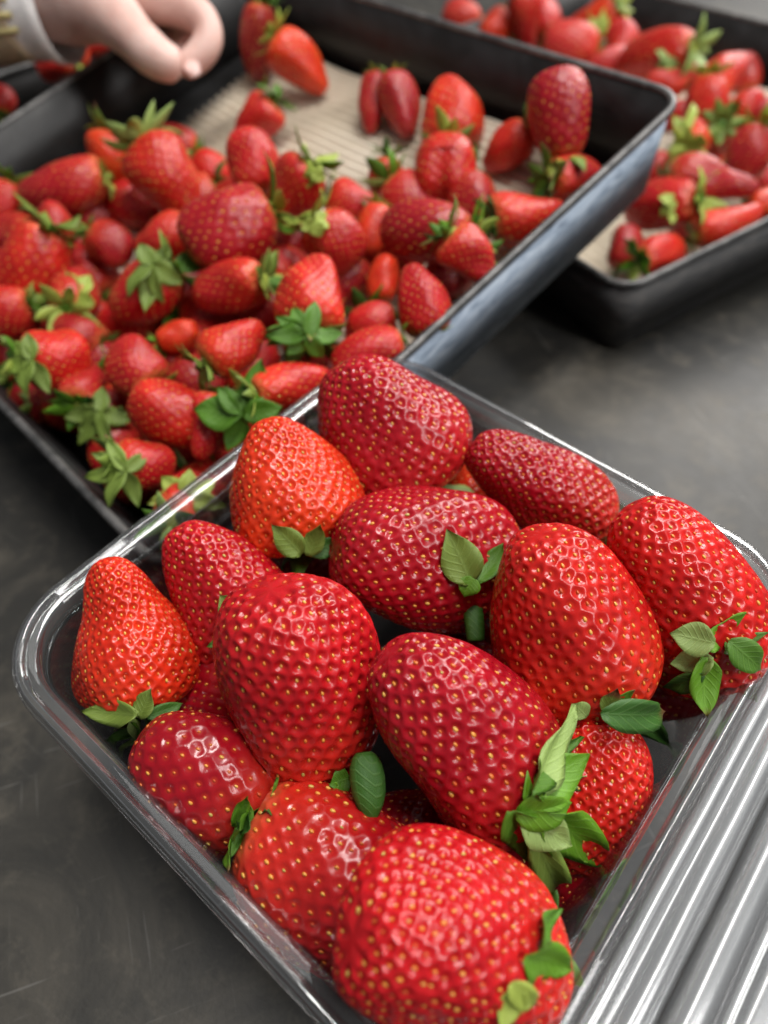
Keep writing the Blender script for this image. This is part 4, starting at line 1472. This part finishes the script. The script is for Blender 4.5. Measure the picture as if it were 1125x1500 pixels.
elbow = chain(None, [(-260, -8, 0.02, 0.034)])
wrist = chain(elbow, [(-60, -8, 0.01, 0.027), (60, -14, 0.0, 0.022)])
palm = chain(wrist, [(134, -22, 0.0, 0.030)])
knuck = chain(palm, [(190, -18, 0.0, 0.032)])
NAILS = []
for (du, dv, dz, s_) in ((-46, -2, 0.034, 0.96), (-30, 4, 0.020, 1.05), (-14, 10, 0.002, 1.02), (2, 14, -0.018, 0.96)):
    chain(knuck, [(224 + du, -14 + dv, dz, 0.0150 * s_), (262 + du, -4 + dv * 0.9, dz, 0.0128 * s_), (292 + du, 12 + dv * 0.8, dz, 0.0130 * s_), (306 + du, 40 + dv * 0.7, dz, 0.0112 * s_),
                  (298 + du, 66 + dv * 0.6, dz, 0.0112 * s_), (276 + du, 86 + dv * 0.6, dz, 0.0098 * s_), (260 + du, 92 + dv * 0.6, dz, 0.0082 * s_)])
    NAILS.append((288 + du, 84 + dv * 0.6, dz - 0.0085 * s_, 270 + du, 96 + dv * 0.6))
chain(palm, [(158, 14, -0.024, 0.0200), (196, 54, -0.030, 0.0140), (220, 78, -0.032, 0.0142), (246, 94, -0.032, 0.0120), (268, 98, -0.030, 0.0096)])
hme = bpy.data.meshes.new('hand')
hme.from_pydata(chain_v, chain_e, [])
ho = link('hand', hme, M_SKIN, hand)
for (u0, v0, dz, u1, v1) in NAILS[2:]:
    A_, B_ = hp(u0, v0, dz) - org, hp(u1, v1, dz - 0.001) - org
    x_ = (B_ - A_)
    ln_ = x_.length
    x_.normalize()
    zc_ = (-FWD - x_ * (-FWD).dot(x_)).normalized()
    R_ = Matrix((x_, zc_.cross(x_), zc_)).transposed().to_4x4()
    gv_, gf_ = [], []
    for i in range(7):
        for j in range(7):
            a, b_ = i / 6, -1 + 2 * j / 6
            wd = 0.0048 * math.sqrt(max(0.08, 1 - (2 * a - 1) ** 4))
            gv_.append((a * ln_, b_ * wd, 0.0016 * (1 - b_ * b_) - 0.0006))
    for i in range(6):
        for j in range(6):
            a = i * 7 + j
            gf_.append((a, a + 7, a + 8, a + 1))
    nl = link('fingernail', np_mesh('fingernail', gv_, [np.array(gf_)]), M_NAIL, ho)
    place(nl, Matrix.Translation(A_) @ R_)
sk = ho.modifiers.new('skin', 'SKIN')
sk.use_smooth_shade = True
lay = hme.skin_vertices[0] if len(hme.skin_vertices) else None
if lay:
    for i, r in enumerate(chain_r):
        lay.data[i].radius = (r, r)
    lay.data[wrist].use_root = True
sb = ho.modifiers.new('smooth', 'SUBSURF')
sb.levels = 2
sb.render_levels = 2
# sleeve: a slightly creased tube round the forearm, with smeared gold glints built as rods along it
a0, a1 = hp(-260, 0, 0.02) - org, hp(88, 0, 0.0) - org
dirv = (a1 - a0).normalized()
sx = dirv.cross(FWD).normalized()
sy = dirv.cross(sx)
sv_, sf_ = [], []
nr_, nc_ = 26, 28
for i in range(nr_ + 1):
    t = i / nr_
    for j in range(nc_):
        a = 2 * math.pi * j / nc_
        r = 0.035 - 0.005 * t + 0.0014 * math.sin(19 * t + 2 * a) + (0.001 if i > nr_ - 2 else 0)
        sv_.append(tuple(a0 + (a1 - a0) * t + sx * r * math.cos(a) + sy * r * math.sin(a)))
for i in range(nr_):
    for j in range(nc_):
        k2 = (j + 1) % nc_
        sf_.append((i * nc_ + j, (i + 1) * nc_ + j, (i + 1) * nc_ + k2, i * nc_ + k2))
sme = np_mesh('sleeve', sv_, [np.array(sf_)])
slv = link('sleeve', sme, M_CLOTH, hand)
md = slv.modifiers.new('thickness', 'SOLIDIFY')
md.thickness = 0.0015
# darker gold-brown band under the glint rods
bv_, bf_ = [], []
for i in range(13):
    t = 0.50 + 0.38 * i / 12
    for j in range(nc_):
        a = 2 * math.pi * j / nc_
        r = 0.0368 - 0.005 * t + 0.0014 * math.sin(19 * t + 2 * a)
        bv_.append(tuple(a0 + (a1 - a0) * t + sx * r * math.cos(a) + sy * r * math.sin(a)))
for i in range(12):
    for j in range(nc_):
        k2 = (j + 1) % nc_
        bf_.append((i * nc_ + j, (i + 1) * nc_ + j, (i + 1) * nc_ + k2, i * nc_ + k2))
bnd = link('cuff_band', np_mesh('cuff_band', bv_, [np.array(bf_)]), M_BAND, slv)
md = bnd.modifiers.new('thickness', 'SOLIDIFY')
md.thickness = 0.0006
for ga in (78, 88, 96, 104, 113, 124, 138, 152):  # motion-smeared highlights of gold jewellery, modelled as solid rods
    gv, gf = [], []
    for i in range(15):
        t = 0.55 + 0.36 * i / 14
        a = rad(ga)
        r = 0.035 - 0.005 * t + 0.0014 * math.sin(19 * t + 2 * a) + 0.0026
        c_ = a0 + (a1 - a0) * t + sx * r * math.cos(a) + sy * r * math.sin(a)
        o_ = sx * math.cos(a) + sy * math.sin(a)
        tn_ = dirv.cross(o_)
        for q_ in range(6):
            b_ = 2 * math.pi * q_ / 6
            gv.append(tuple(c_ + o_ * 0.0012 * math.cos(b_) + tn_ * 0.0017 * math.sin(b_)))
    for i in range(14):
        for q_ in range(6):
            gf.append((i * 6 + q_, (i + 1) * 6 + q_, (i + 1) * 6 + (q_ + 1) % 6, i * 6 + (q_ + 1) % 6))
    link('glint_streak', np_mesh('glint_streak', gv, [np.array(gf)]), M_GOLD, slv)
